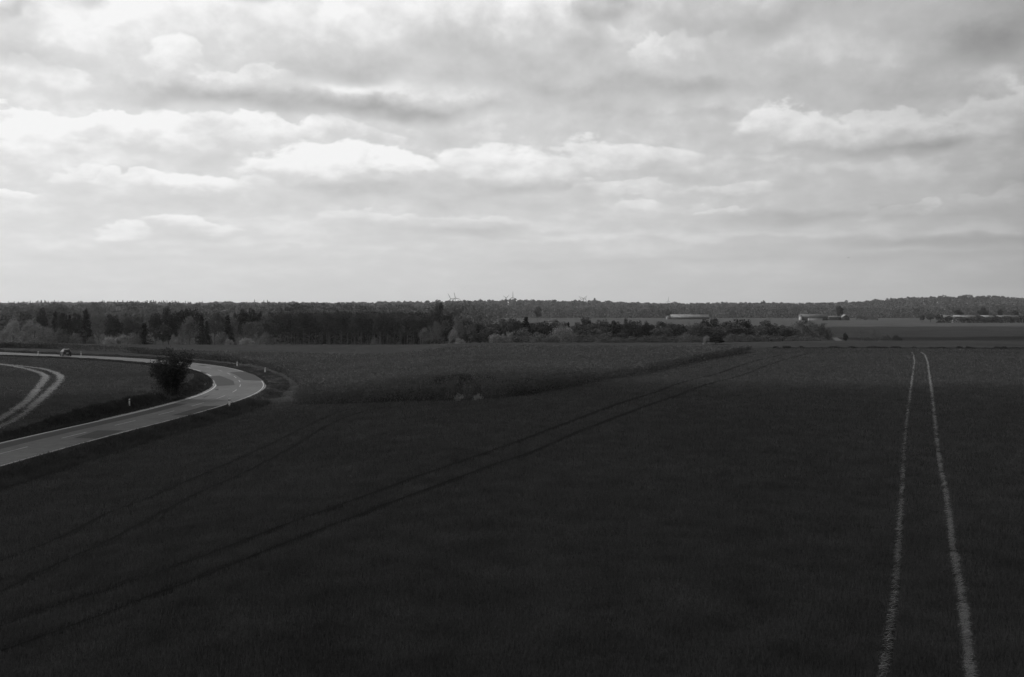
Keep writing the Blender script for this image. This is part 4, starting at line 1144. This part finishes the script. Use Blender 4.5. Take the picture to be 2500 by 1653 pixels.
# ---------------------------------------------------------------- far forest
def forest():
    PV = []; SZ = []
    def crowns(xs, ys_, R, H, m, tr=1.0):
        n = len(xs); z0 = zground(xs, ys_)
        q = rng.normal(size=(n, m, 3)); q /= np.linalg.norm(q, axis=2)[:, :, None]
        q[:, :, 2] = np.where(rng.random((n, m)) < .75, np.abs(q[:, :, 2]), q[:, :, 2])
        rad = R[:, None] * (0.72 + .38 * rng.random((n, m)))
        c = np.stack([xs, ys_, z0 + H - R * 0.95], -1)
        P = c[:, None] + q * rad[:, :, None] * [1, 1, .95]
        PV.append(P.reshape(-1, 3)); SZ.append(np.repeat(np.maximum(0.75, ys_ * 0.00055), m) * (0.6 + .8 * rng.random(n * m)))
        k = 26; a = rng.random((n, k)) * 6.28; f = rng.random((n, k)) ** .5 * R[:, None] * .9
        Q = np.stack([xs[:, None] + f * np.cos(a), ys_[:, None] + f * np.sin(a), z0[:, None] + rng.random((n, k)) * (H * .95)[:, None]], -1)
        PV.append(Q.reshape(-1, 3)); SZ.append(np.repeat(np.maximum(1.5, ys_ * 0.0009), k))
    def row(n, y0, y1, tlo=-.60, thi=.60, Hm=15, Rm=5.0, m=70):
        th = rng.uniform(tlo, thi, n); y = rng.uniform(y0, y1, n) + 45 * (vnoise(th * 9 + 3, th * 0 + y0 * .01) - .5); x = th * y
        H = Hm * (0.78 + .4 * vnoise(th * 24, y * .02)) * (0.85 + .3 * rng.random(n)); R = Rm * (0.6 + .7 * rng.random(n))
        crowns(x, y, R, H, m)
    # dense front edge over the pale field, then the canopy climbing to the skyline
    row(420, 1395, 1425); row(420, 1425, 1470); row(420, 1470, 1550)
    row(900, 1550, 1900, m=60); row(900, 1900, 2350, m=55, Hm=16); row(1100, 2350, 2700, m=50, Hm=16); row(900, 2700, 2850, m=50, Hm=16)
    row(800, 2850, 3200, m=50, Hm=16)
    # skirt of undergrowth so that the woods read closed at the edge
    th = rng.uniform(-.6, .6, 9000); y = rng.uniform(1396, 1412, 9000) + 45 * (vnoise(th * 9 + 3, th * 0 + 13.95) - .5)
    P = np.stack([th * y, y, zground(th * y, y) + 9 * rng.random(9000)], -1); PV.append(P); SZ.append(np.full(9000, 1.3))
    P = np.vstack(PV); V, Fc = cards(P, np.concatenate(SZ), None, .65)
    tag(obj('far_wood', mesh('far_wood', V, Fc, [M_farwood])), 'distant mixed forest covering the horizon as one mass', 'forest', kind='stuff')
    # nearer wooded land on the left, behind the dark belt
    PV.clear(); SZ.clear()
    row(330, 560, 640, -.60, -.08, 13, 4.6, 110); row(380, 640, 760, -.60, -.04, 14, 5, 90); row(420, 760, 960, -.60, -.02, 15, 5, 80); row(380, 960, 1250, -.60, -.01, 15, 5, 70)
    P = np.vstack(PV); V, Fc = cards(P, np.concatenate(SZ) * .9, None, .65)
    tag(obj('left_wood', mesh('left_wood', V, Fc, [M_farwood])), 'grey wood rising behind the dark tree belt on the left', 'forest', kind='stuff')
    PV.clear(); SZ.clear(); n = 26000; u = rng.uniform(655, 1075, n); d = rng.uniform(385, 440, n); x = (u - CU) / F * d
    P = np.stack([x, d, zground(x, d) + 12.5 * rng.random(n) ** .8 * (.8 + .2 * vnoise(x / 5, d / 5))], -1)
    V, Fc = cards(P, .45 * (.5 + .8 * rng.random(n)), None, .6)
    tag(obj('wood_undergrowth', mesh('wood_undergrowth', V, Fc, [LEAF['conifer']])), 'dark undergrowth filling the inside of the bare-stemmed wood', 'undergrowth', kind='stuff')
    # ragged spruce tops on the left skyline
    PV.clear(); P = []; n = 150
    for k in range(n):
        u = rng.choice([rng.uniform(55, 150), rng.uniform(245, 390), rng.uniform(395, 465), rng.uniform(0, 700)], p=[.3, .4, .2, .1]); d = rng.uniform(2500, 2800)
        x = (u - CU) / F * d; H = 17 + 7 * rng.random(); z0 = float(zground(np.array([x]), np.array([d]))[0])
        t = rng.random(60); R = 3.0 * (1 - t) ; a = rng.random(60) * 6.28
        P.append(np.stack([x + R * np.cos(a), d + R * np.sin(a), z0 + H * (.3 + .7 * t)], -1))
    P = np.vstack(P); V, Fc = cards(P, 1.0 + .5 * rng.random(len(P)), .3, .5)
    tag(obj('spruce_ridge', mesh('spruce_ridge', V, Fc, [LEAF['dark']])), 'ragged spruce tops along the left skyline', 'forest', kind='stuff')


forest()


# ---------------------------------------------------------------- roadside bush
def bush():
    p = G(416, 967)[0]; rr = np.random.default_rng(5); tb = MB(); ends = []
    for k in range(15):
        a = rr.random() * 6.28; r0 = rr.random() * .7; b = np.array([r0 * math.cos(a), r0 * math.sin(a), -.1])
        ln = rr.uniform(3.0, 5.0); lean = rr.uniform(.03, .46); a2 = a + rr.normal(0, .4)
        e = b + np.array([math.cos(a2) * lean * ln, math.sin(a2) * lean * ln, ln * (1 - lean * .25)])
        m = (b + e) / 2 + np.array([0, 0, .25]) + rr.normal(0, .12, 3)
        tb.tube([b, (b + m) / 2, m, (m + e) / 2 + rr.normal(0, .1, 3), e], [.07, .055, .04, .03, .012], 5); ends.append((b, m, e))
        for j in range(7):
            f = rr.uniform(.25, 1); q = (b + (m - b) * f * 2) if f < .5 else (m + (e - m) * (f * 2 - 1))
            g_ = q + rr.normal(0, .55, 3) + [math.cos(a2) * .3, math.sin(a2) * .3, .25]
            tb.tube([q, (q + g_) / 2 + rr.normal(0, .05, 3), g_], [.022, .015, .006], 3, False); ends.append((q, (q + g_) / 2, g_))
    # two long twigs reaching out on the left and right
    for tx, tz in ((-3.0, 3.9), (-2.7, 3.4), (-2.2, 2.75), (1.9, 3.0), (1.8, 3.7), (-1.6, 4.3), (1.7, 4.1), (.1, 4.7), (.6, 4.5), (-.6, 4.5)):
        b = np.array([tx * .25, 0, tz * .45]); e = np.array([tx, rr.normal(0, .5), tz]); m = (b + e) / 2 + [0, 0, .2]
        tb.tube([b, m, e], [.04, .025, .008], 4, False); ends.append((b, m, e)); ends.append((m, (m + e) / 2, e))
    P = []
    for b, m, e in ends:
        n = 95; t = rr.random(n) ** .8; L_ = np.where(t[:, None] < .5, b + (m - b) * t[:, None] * 2, m + (e - m) * (t[:, None] * 2 - 1))
        P.append(L_ + rr.normal(0, .17, (n, 3)))
    core = np.vstack([np.array([c_]) + rr.normal(0, .34, (150, 3)) for c_ in rr.normal(0, 1, (44, 3)) * [.80, .75, 1.15] + [.1, 0, 2.5]])
    P = np.vstack(P + [core]); P = P[(P[:, 2] > 0.05)]
    k = (P[:, 0] < 1.35 + P[:, 2] * .16) & (P[:, 0] > -1.3 - P[:, 2] * .36); P = P[k]
    V, Fc = cards(P, 0.072 * (0.5 + .9 * rr.random(len(P))), None, .6, rr)
    e = empty('roadside_bush', p, 0.0); tag(e, 'large dark ragged bush on the bank inside the road bend', 'bush')
    obj('crown', mesh('crown', V, Fc, [LEAF['bush']]), e); obj('stems', tb.me('stems', [M_bark]), e)
    # grass round its foot
    n = 700; x = p[0] + rr.normal(.3, 1.7, n); y = p[1] + rr.normal(-.3, 1.0, n)
    kf = inside(x, y, INNER_POLY) & (dist_line(x, y, CLs) > ROADW / 2 + 1.0); x, y = x[kf], y[kf]; n = len(x)
    tufts('bush_foot_grass', 'pale rough grass around the foot of the large bush', x, y, np.full(n, .32) + .2 * rr.random(n), np.full(n, .06), M_dryverge)


bush()


# ---------------------------------------------------------------- marker posts
def marker_post():
    e = empty('marker_post')
    mb = MB()
    w0, w1, dp = 0.075, 0.062, 0.05
    prof = [(-w0, 0), (w0, 0), (w1, .80), (w1, 1.0), (-w1, .93), (-w1, .80)]
    V = [[x, y, z] for y in (-dp, dp) for x, z in prof]; n = len(prof)
    mb.add(V, [[i, (i + 1) % n, n + (i + 1) % n, n + i] for i in range(n)])
    mb.add(V, [[0, 1, 2, 5], [2, 3, 4, 5]]); mb.add(V, [[6, 11, 8, 7], [8, 11, 10, 9]])
    obj('post', mb.me('post', [M_white]), e)
    b = MB(); b.box(-w1 - .004, w1 + .004, -dp - .004, dp + .004, .72, .86); obj('dark_band', b.me('dark_band', [M_black]), e)
    b = MB(); b.box(-.025, .025, -dp - .012, -dp - .005, .75, .83); obj('reflector', b.me('reflector', [M_refl]), e)
    return e


proto_post = marker_post()
posts = [(93, 868.5, 'marker post on the far road, left of the car'), (198, 868.5, 'marker post on the far road, just right of the car'),
         (579, 896.5, 'marker post behind the outer edge of the bend, farther of two'), (647, 912.5, 'marker post at the outer edge nearest the bend apex'),
         (560, 994.5, 'nearest marker post, standing on the verge below the bend'), (316, 991, 'marker post on the field side of the road left of the bush')]
for i, (u, v, l) in enumerate(posts):
    o = proto_post if i == 0 else copy_tree(proto_post)
    o.location = G(u, v)[0]; o.rotation_euler = (random.uniform(-.03, .03), random.uniform(-.03, .03), 0.3 * math.sin(i * 2.0)); o.scale = (1.5, 1.5, 1.0) if i != 5 else (.9, .9, .75)
    tag(o, 'white ' + l if i != 4 else 'nearest white marker post, standing on the verge below the bend', 'marker post', 'white marker posts along the road')


# ---------------------------------------------------------------- car
def car():
    p = cast(172, 868.5, zroad)[0]
    e = empty('car', p)
    # local frame: x forward, y left, z up
    tag(e, 'dark estate car driving away on the far stretch of road', 'car')
    secs = []  # x, half width sill, half width belt, half width roof, z belt, z roof, z sill
    xs = [-2.12, -2.08, -1.95, -1.55, -1.0, -.3, .35, .75, 1.25, 1.7, 1.98, 2.08]
    zr = [.70, .98, 1.18, 1.50, 1.52, 1.53, 1.47, 1.22, 1.00, .93, .84, .62]
    zb = [.66, .90, .93, .95, .95, .94, .93, .93, .96, .90, .80, .60]
    wr = [.70, .72, .66, .62, .63, .63, .62, .66, .70, .70, .66, .60]
    wb = [.80, .86, .88, .90, .90, .90, .90, .90, .89, .87, .82, .70]
    ring = []
    for x, a, b, c, d in zip(xs, zr, zb, wr, wb):
        ring.append([[x, -d * .97, .30], [x, -d, .55], [x, -d, b], [x, -c, a - .03 if a > b + .04 else a], [x, -c * .6, a + .02], [x, c * .6, a + .02], [x, c, a - .03 if a > b + .04 else a], [x, d, b], [x, d, .55], [x, d * .97, .30]])
    V = np.array(ring).reshape(-1, 3); n = 10; mb = MB()
    Fq = [[i * n + j, (i + 1) * n + j, (i + 1) * n + (j + 1) % n, i * n + (j + 1) % n] for i in range(len(xs) - 1) for j in range(n)]
    mb.add(V, Fq); mb.add(V[:n], [[0, 1, 8, 9], [1, 2, 7, 8], [2, 3, 6, 7], [3, 4, 5, 6]]); mb.add(V[-n:], [[9, 8, 1, 0], [8, 7, 2, 1], [7, 6, 3, 2], [6, 5, 4, 3]])
    body = mb.me('body', [M_paint], True)
    o = obj('body', body, e)
    try:
        mod = o.modifiers.new('bevel', 'BEVEL'); mod.width = 0.03; mod.segments = 2
    except Exception: pass
    for s_ in (-1, 1):
        g = MB(); q = []
        for x, a, b, c, d in list(zip(xs, zr, zb, wr, wb))[3:8]:
            q.append([x, s_ * (d + (c - d) * .10 + .012), b + .06]); q.append([x, s_ * (c + .02), max(a - .11, b + .08)])
        g.add(q, [[2 * i, 2 * i + 2, 2 * i + 3, 2 * i + 1] for i in range(4)]); obj('side_window', g.me('side_window', [M_glass]), e)
    g = MB(); g.add([[-2.035, -.62, 1.00], [-2.035, .62, 1.00], [-1.62, .56, 1.45], [-1.62, -.56, 1.45]], [[0, 1, 2, 3]]); obj('rear_window', g.me('rear_window', [M_glass]), e)
    g = MB(); g.add([[1.20, -.64, 1.04], [1.20, .64, 1.04], [.42, .57, 1.47], [.42, -.57, 1.47]], [[0, 1, 2, 3]]); obj('windscreen', g.me('windscreen', [M_glass]), e)
    for s_ in (-1, 1):
        b = MB(); b.box(-2.14, -2.06, s_ * .74 - .10, s_ * .74 + .10, .80, .96); obj('tail_lamp', b.me('tail_lamp', [M_lamp]), e)
        b = MB(); b.box(2.0, 2.09, s_ * .62 - .12, s_ * .62 + .12, .66, .78); obj('headlight', b.me('headlight', [M_refl]), e)
        b = MB(); b.box(.55, .75, s_ * 1.0 - .09, s_ * 1.0 + .09, 1.0, 1.14); obj('wing_mirror', b.me('wing_mirror', [M_paint]), e)
        b = MB(); b.tube([[-1.4, s_ * .58, 1.57], [.2, s_ * .58, 1.57]], .02, 5); obj('roof_rail', b.me('roof_rail', [M_alloy]), e)
    b = MB(); b.box(-2.15, -2.125, -.26, .26, .62, .73); obj('number_plate', b.me('number_plate', [M_white]), e)
    b = MB(); b.box(-2.18, -2.05, -.84, .84, .34, .58); obj('bumper', b.me('bumper', [M_black]), e)
    for x in (-1.32, 1.32):
        for s_ in (-1, 1):
            w = empty('wheel', (x, s_ * .80, .32)); w.parent = e
            t = MB(); t.tube([[0, -.11, 0], [0, -.09, 0], [0, .09, 0], [0, .11, 0]], [.28, .32, .32, .28], 18); obj('tyre', t.me('tyre', [M_tyre]), w)
            t = MB(); t.tube([[0, s_ * .10, 0], [0, s_ * .118, 0]], [.20, .18], 12); obj('rim', t.me('rim', [M_alloy]), w)
    i = int(np.argmin(np.linalg.norm(CL - p[:2], axis=1))); t = TN[i]
    ang = math.atan2(t[1], t[0]) - math.radians(26)
    off = NR[i] * 0.9
    e.location = (CL[i, 0] + off[0], CL[i, 1] + off[1], float(zroad(np.array([CL[i, 0] + off[0]]), np.array([CL[i, 1] + off[1]]))[0]))
    e.rotation_euler = (0, 0, ang)


car()


# ---------------------------------------------------------------- wind turbines
def turbine():
    e = empty('wind_turbine')
    tb = MB(); tb.tube([[0, 0, 0], [0, 0, 30], [0, 0, 60], [0, 0, 84]], [2.2, 1.9, 1.6, 1.3], 12); obj('tower', tb.me('tower', [M_steel], True), e)
    nb = MB(); nb.tube([[0, -3.2, 85.5], [0, -2.2, 85.5], [0, 4, 85.5], [0, 7.5, 85.5]], [1.3, 1.7, 1.7, 1.2], 8); obj('nacelle', nb.me('nacelle', [M_steel]), e)
    hb = empty('rotor', (0, -4.2, 85.5)); hb.parent = e
    h = MB(); h.tube([[0, -1.6, 0], [0, -1.0, 0], [0, 1.0, 0]], [.4, 1.3, 1.5], 8); obj('hub', h.me('hub', [M_steel]), hb)
    b = MB(); P = [(0, 3.0, 1.2), (4, 3.8, 1.0), (9, 4.8, .9), (22, 4.0, .6), (36, 2.7, .4), (44, 1.0, .2)]; V = []
    for z, c, t in P:
        V += [[-c * .35, -t, z], [c * .65, -t * .3, z], [c * .65, t * .3, z], [-c * .35, t, z]]
    b.add(V, [[i * 4 + j, i * 4 + (j + 1) % 4, (i + 1) * 4 + (j + 1) % 4, (i + 1) * 4 + j] for i in range(5) for j in range(4)]); bm = b.me('blade', [M_steel])
    for k in range(3):
        o = obj('blade', bm, hb); o.rotation_euler = (0, k * 2 * math.pi / 3, 0)
    return e


tp = turbine()
tl = [(1100, 729.2, 7300, -27, 0, 1.0, 'left one of the left turbine pair'), (1111.5, 727.2, 7300, -13, 0, 1.0, 'right one of the left turbine pair'),
      (1235, 727.8, 7600, 55, 50, .95, 'left one of the right turbine pair, rotor turned sideways'), (1251.5, 725.8, 7300, 0, 25, 1.0, 'right one of the right turbine pair, one blade straight up'),
      (1418.6, 730.5, 9800, -40, 20, .95, 'left one of three tiny turbines'), (1423.9, 728.8, 9900, 55, 30, .95, 'middle one of three tiny turbines'),
      (1429, 729.8, 9800, 25, 20, .95, 'right one of three tiny turbines'), (1631.4, 734.2, 9900, 3, 35, .95, 'lone tiny turbine above the long barn')]
for i, (u, v, d, ph, yaw, sc, l) in enumerate(tl):
    o = tp if i == 0 else copy_tree(tp)
    hubz = CZ + (CV - v) / F * d
    o.location = ((u - CU) / F * d, d, hubz - 85.5 * sc); o.scale = (sc,) * 3; o.rotation_euler = (0, 0, math.radians(yaw) + math.atan2(0, 1))
    r_ = [c for c in o.children if c.name.startswith('rotor')][0]; r_.rotation_euler = (0, math.radians(ph), 0)
    tag(o, 'wind turbine on the horizon, ' + l, 'wind turbine', 'wind turbines on the horizon')


P = G(*np.array([(484, 912), (493, 917), (500, 922), (504, 929), (503, 937), (498, 943)]).T)[:, :2]
V, Fq = strip(smooth_line(P, 0.5, 3), 0.28, 0.06, zground)
tag(obj('stone_edging', mesh('stone_edging', V, Fq, [M_kerb])), 'pale curved edging on the bank top inside the bend', 'edging', kind='structure')


# ---------------------------------------------------------------- farm buildings
def house(name, u0, u1, d, vbase, veave, vridge, depth, roofm, wallm, label, cat='farm building', rz=0.0, hip=0.0, wins=0, chim=0, rows=0, gable=False):
    """gabled building with its long side to the viewer; its ground line, eaves and ridge at the photo rows given"""
    xc = ((u0 + u1) / 2 - CU) / F * d; L_ = (u1 - u0) / F * d; z0 = CZ + (CV - vbase) / F * d
    ze = (vbase - veave) / F * d; zr = (vbase - vridge) / F * d
    e = empty(name, (xc, d + depth / 2, z0), rz); tag(e, label, cat)
    hx, hy = L_ / 2, depth / 2
    w = MB(); w.box(-hx, hx, -hy, hy, -2.5, ze)
    w.add([[-hx, -hy, ze], [-hx, hy, ze], [-hx, 0, zr - .1]], [[0, 2, 1]]); w.add([[hx, -hy, ze], [hx, hy, ze], [hx, 0, zr - .1]], [[0, 1, 2]])
    if gable: w.V.clear(); w.F3.clear(); w.F4.clear(); w.n = 0; w.box(-hx, hx, -hy, hy, -2.5, ze); w.add([[-hx, -hy, ze], [hx, -hy, ze], [0, -hy, zr - .1]], [[0, 1, 2]]); w.add([[-hx, hy, ze], [hx, hy, ze], [0, hy, zr - .1]], [[0, 2, 1]])
    obj('wall', w.me('wall', [wallm]), e)
    r = MB(); o_ = .35
    if gable:
        for s_ in (-1, 1):
            r.add([[s_ * (hx + o_), -hy - o_, ze - .15], [s_ * (hx + o_), hy + o_, ze - .15], [0, hy + o_, zr], [0, -hy - o_, zr],
                   [s_ * (hx + o_), -hy - o_, ze - .4], [s_ * (hx + o_), hy + o_, ze - .4], [0, hy + o_, zr - .25], [0, -hy - o_, zr - .25]], [[0, 1, 2, 3], [4, 7, 6, 5], [0, 3, 7, 4], [1, 5, 6, 2], [0, 4, 5, 1]])
    else:
        for s_ in (-1, 1):
            r.add([[-hx - o_, s_ * (hy + o_), ze - .05], [hx + o_, s_ * (hy + o_), ze - .05], [hx + o_ - hip, 0, zr], [-hx - o_ + hip, 0, zr],
                   [-hx - o_, s_ * (hy + o_), ze - .25], [hx + o_, s_ * (hy + o_), ze - .25], [hx + o_ - hip, 0, zr - .2], [-hx - o_ + hip, 0, zr - .2]],
                  [[0, 1, 2, 3], [4, 7, 6, 5], [0, 4, 5, 1], [1, 5, 6, 2], [0, 3, 7, 4]])
        if hip:
            for s_ in (-1, 1): r.add([[s_ * (hx + o_), -hy - o_, ze - .05], [s_ * (hx + o_), hy + o_, ze - .05], [s_ * (hx + o_ - hip), 0, zr]], [[0, 1, 2]])
    ro = obj('roof', r.me('roof', [roofm]), e)
    if rows:   # rows of translucent sheets in the roof
        sl = MB(); n = int(L_ / 2.0)
        for k in range(n):
            for f in (.30, .58)[:rows]:
                x = -hx + (k + .5) * L_ / n; y0 = -hy + hy * f; y1 = -hy + hy * (f + .12); s = (zr - ze) / hy
                za = ze + (y0 + hy) * s + .06; zb_ = ze + (y1 + hy) * s + .06
                sl.add([[x - .45, y0, za], [x + .45, y0, za], [x + .45, y1, zb_], [x - .45, y1, zb_]], [[0, 1, 2, 3]])
        obj('roof_lights', sl.me('roof_lights', [M_skylight]), ro)
    for k in range(wins):
        x = -hx + (k + .5) * L_ / wins; b = MB(); b.box(x - .5, x + .5, -hy - .05, -hy + .05, ze * .35, ze * .8); obj('window', b.me('window', [M_win]), e)
    for k in range(chim):
        b = MB(); x = -hx * .3 + k * hx * .9; b.box(x - .4, x + .4, -.4, .4, zr - .5, zr + .9); obj('chimney', b.me('chimney', [M_wallm]), e)
    return e


house('long_barn', 1639.5, 1732, 1200, 780, 774.4, 768, 18, M_roofp, M_walld, 'very long barn with pale roof and dark wall before the far forest', rows=2)
house('barn_annex', 1628.5, 1637, 1208, 780, 774, 771, 9, M_roofm, M_wallm, 'small grey annex at the left end of the long barn')
house('farmhouse', 1957, 2023, 1105, 782.4, 772.6, 767.0, 9, M_roofm, M_walld, 'long farm building with weathered pale roof, largest of the right farm', wins=6, chim=1)
house('gable_end', 1955.2, 1957.6, 1100, 784.5, 771.5, 768.5, 8, M_roofm, M_wallw, 'narrow bright white gable at the left end of the weathered farm building', gable=True)
house('lean_to_shed', 1975, 2008, 1085, 782, 777.6, 776.2, 4, M_roofm, M_wallw, 'low white-walled shed in front of the weathered farm building')
house('low_stable', 2024, 2059, 1100, 780, 773.6, 771.6, 7, M_roofm, M_walld, 'low stable linking the farm building to the gabled cottage', wins=5)
house('cottage', 2057, 2074, 1095, 779, 774.5, 767.8, 8, M_roofp, M_walld, 'small steep-gabled cottage at the right end of the low stable', gable=True)
house('dark_roofed_house', 1340, 1363.5, 640, 806, 785.2, 780.0, 7, M_roofd, M_wallm, 'small house with dark hipped roof half hidden by trees', 'house', hip=1.4, wins=3)
house('white_roofed_barn', 2336, 2386, 930, 790, 777, 769.2, 14, M_roofp, M_wallw, 'largest white-roofed barn behind the dark hedge')
house('pale_barn', 2309, 2335, 950, 790, 775, 770.0, 12, M_roofm, M_wallm, 'greyer low barn left of the largest white-roofed barn')
house('small_white_barn', 2400, 2428, 945, 790, 773, 769.8, 10, M_roofp, M_wallm, 'small white-roofed barn between dark trees behind the hedge')
house('grey_barn', 2440, 2496, 950, 790, 777, 769.8, 12, M_roofm, M_wallm, 'dull grey-roofed barn at the right end behind the hedge')

# pale farm track in the far field
P = np.array([[(u - CU) / F * d, d] for u, d in ((2036, 470), (2046, 432), (2056, 405), (2072, 388), (2090, 372), (2100, 350))], float)
V, Fq = strip(smooth_line(P, 4, 3), 3.0, 0.12, zground)
tag(obj('farm_track', mesh('farm_track', V, Fq, [M_soil])), 'pale farm track crossing the far field', 'track', kind='structure')

# bird far up in the sky
bd = MB(); bd.tube([[-.35, 0, 0], [0, 0, .04], [.3, 0, 0]], [.03, .11, .02], 6)
bird = obj('bird', bd.me('bird', [M_black]), None, ((2071 - CU) / F * 420, 420, CZ + (CV - 629.5) / F * 420))
wb_ = MB()
for s_ in (-1, 1): wb_.add([[-.12, 0, .03], [.14, 0, .03], [.08, s_ * .35, .20], [-.08, s_ * .65, .12], [-.14, s_ * .35, .18], [-.12, 0, .0], [.14, 0, .0], [.08, s_ * .35, .17]], [[0, 1, 2, 4]]); wb_.add([[.08, s_ * .35, .20], [-.08, s_ * .65, .12], [-.14, s_ * .35, .18]], [[0, 1, 2]])
obj('wings', wb_.me('wings', [M_black]), bird); bird.rotation_euler = (0, 0, .5)
tag(bird, 'tiny dark bird flying in the sky above the right farm', 'bird')

# ---------------------------------------------------------------- a cloud overhead, off towards the sun, that shades the near fields
def cloud():
    import bmesh
    bm = bmesh.new(); bmesh.ops.create_icosphere(bm, subdivisions=6, radius=1.0); me = bpy.data.meshes.new('cloud'); bm.to_mesh(me); bm.free()
    V = np.zeros(len(me.vertices) * 3, np.float32); me.vertices.foreach_get('co', V); V = V.reshape(-1, 3)
    th = np.arctan2(V[:, 1], V[:, 0])
    k = 1 + .28 * (vnoise(V[:, 0] * 2.1 + 9, V[:, 1] * 2.1 + V[:, 2]) - .5) + .16 * (vnoise(V[:, 0] * 6 + 3, V[:, 1] * 6 + V[:, 2] * 3) - .5)
    V = V * k[:, None] * CLOUD_R
    V[:, 2] = np.where(V[:, 2] < 0, V[:, 2] * .5, V[:, 2])
    me.vertices.foreach_set('co', V.ravel()); me.update(); me.polygons.foreach_set('use_smooth', np.ones(len(me.polygons), dtype=bool))
    m = bpy.data.materials.new('cloud_vapour'); m.use_nodes = True; N, L = m.node_tree.nodes, m.node_tree.links; N.clear()
    out = N.new('ShaderNodeOutputMaterial'); v = N.new('ShaderNodeVolumePrincipled')
    v.inputs['Color'].default_value = (.95, .95, .95, 1); v.inputs['Density'].default_value = CLOUD_D
    L.new(v.outputs[0], out.inputs['Volume']); me.materials.append(m)
    g_ = Vector((CLOUD_C[0], CLOUD_C[1], 0)) + SUND * (760 / SUND.z)
    tag(obj('cloud', me, None, g_), 'grey cumulus cloud drifting overhead', 'cloud', kind='stuff')


CLOUD_C = (-22, 27); CLOUD_R = np.array([175., 92., 46.]); CLOUD_D = 0.05
cloud()

# ---------------------------------------------------------------- air
def haze():
    mb = MB(); mb.box(-13000, 13000, -13000, 13000, -25, 260)
    m = bpy.data.materials.new('haze'); m.use_nodes = True; N, L = m.node_tree.nodes, m.node_tree.links; N.clear()
    out = N.new('ShaderNodeOutputMaterial'); v = N.new('ShaderNodeVolumePrincipled')
    v.inputs['Color'].default_value = (.92, .92, .92, 1); v.inputs['Density'].default_value = 5.5e-5; v.inputs['Anisotropy'].default_value = 0.3
    L.new(v.outputs[0], out.inputs['Volume'])
    tag(obj('haze', mb.me('haze', [m])), kind='stuff')


haze()
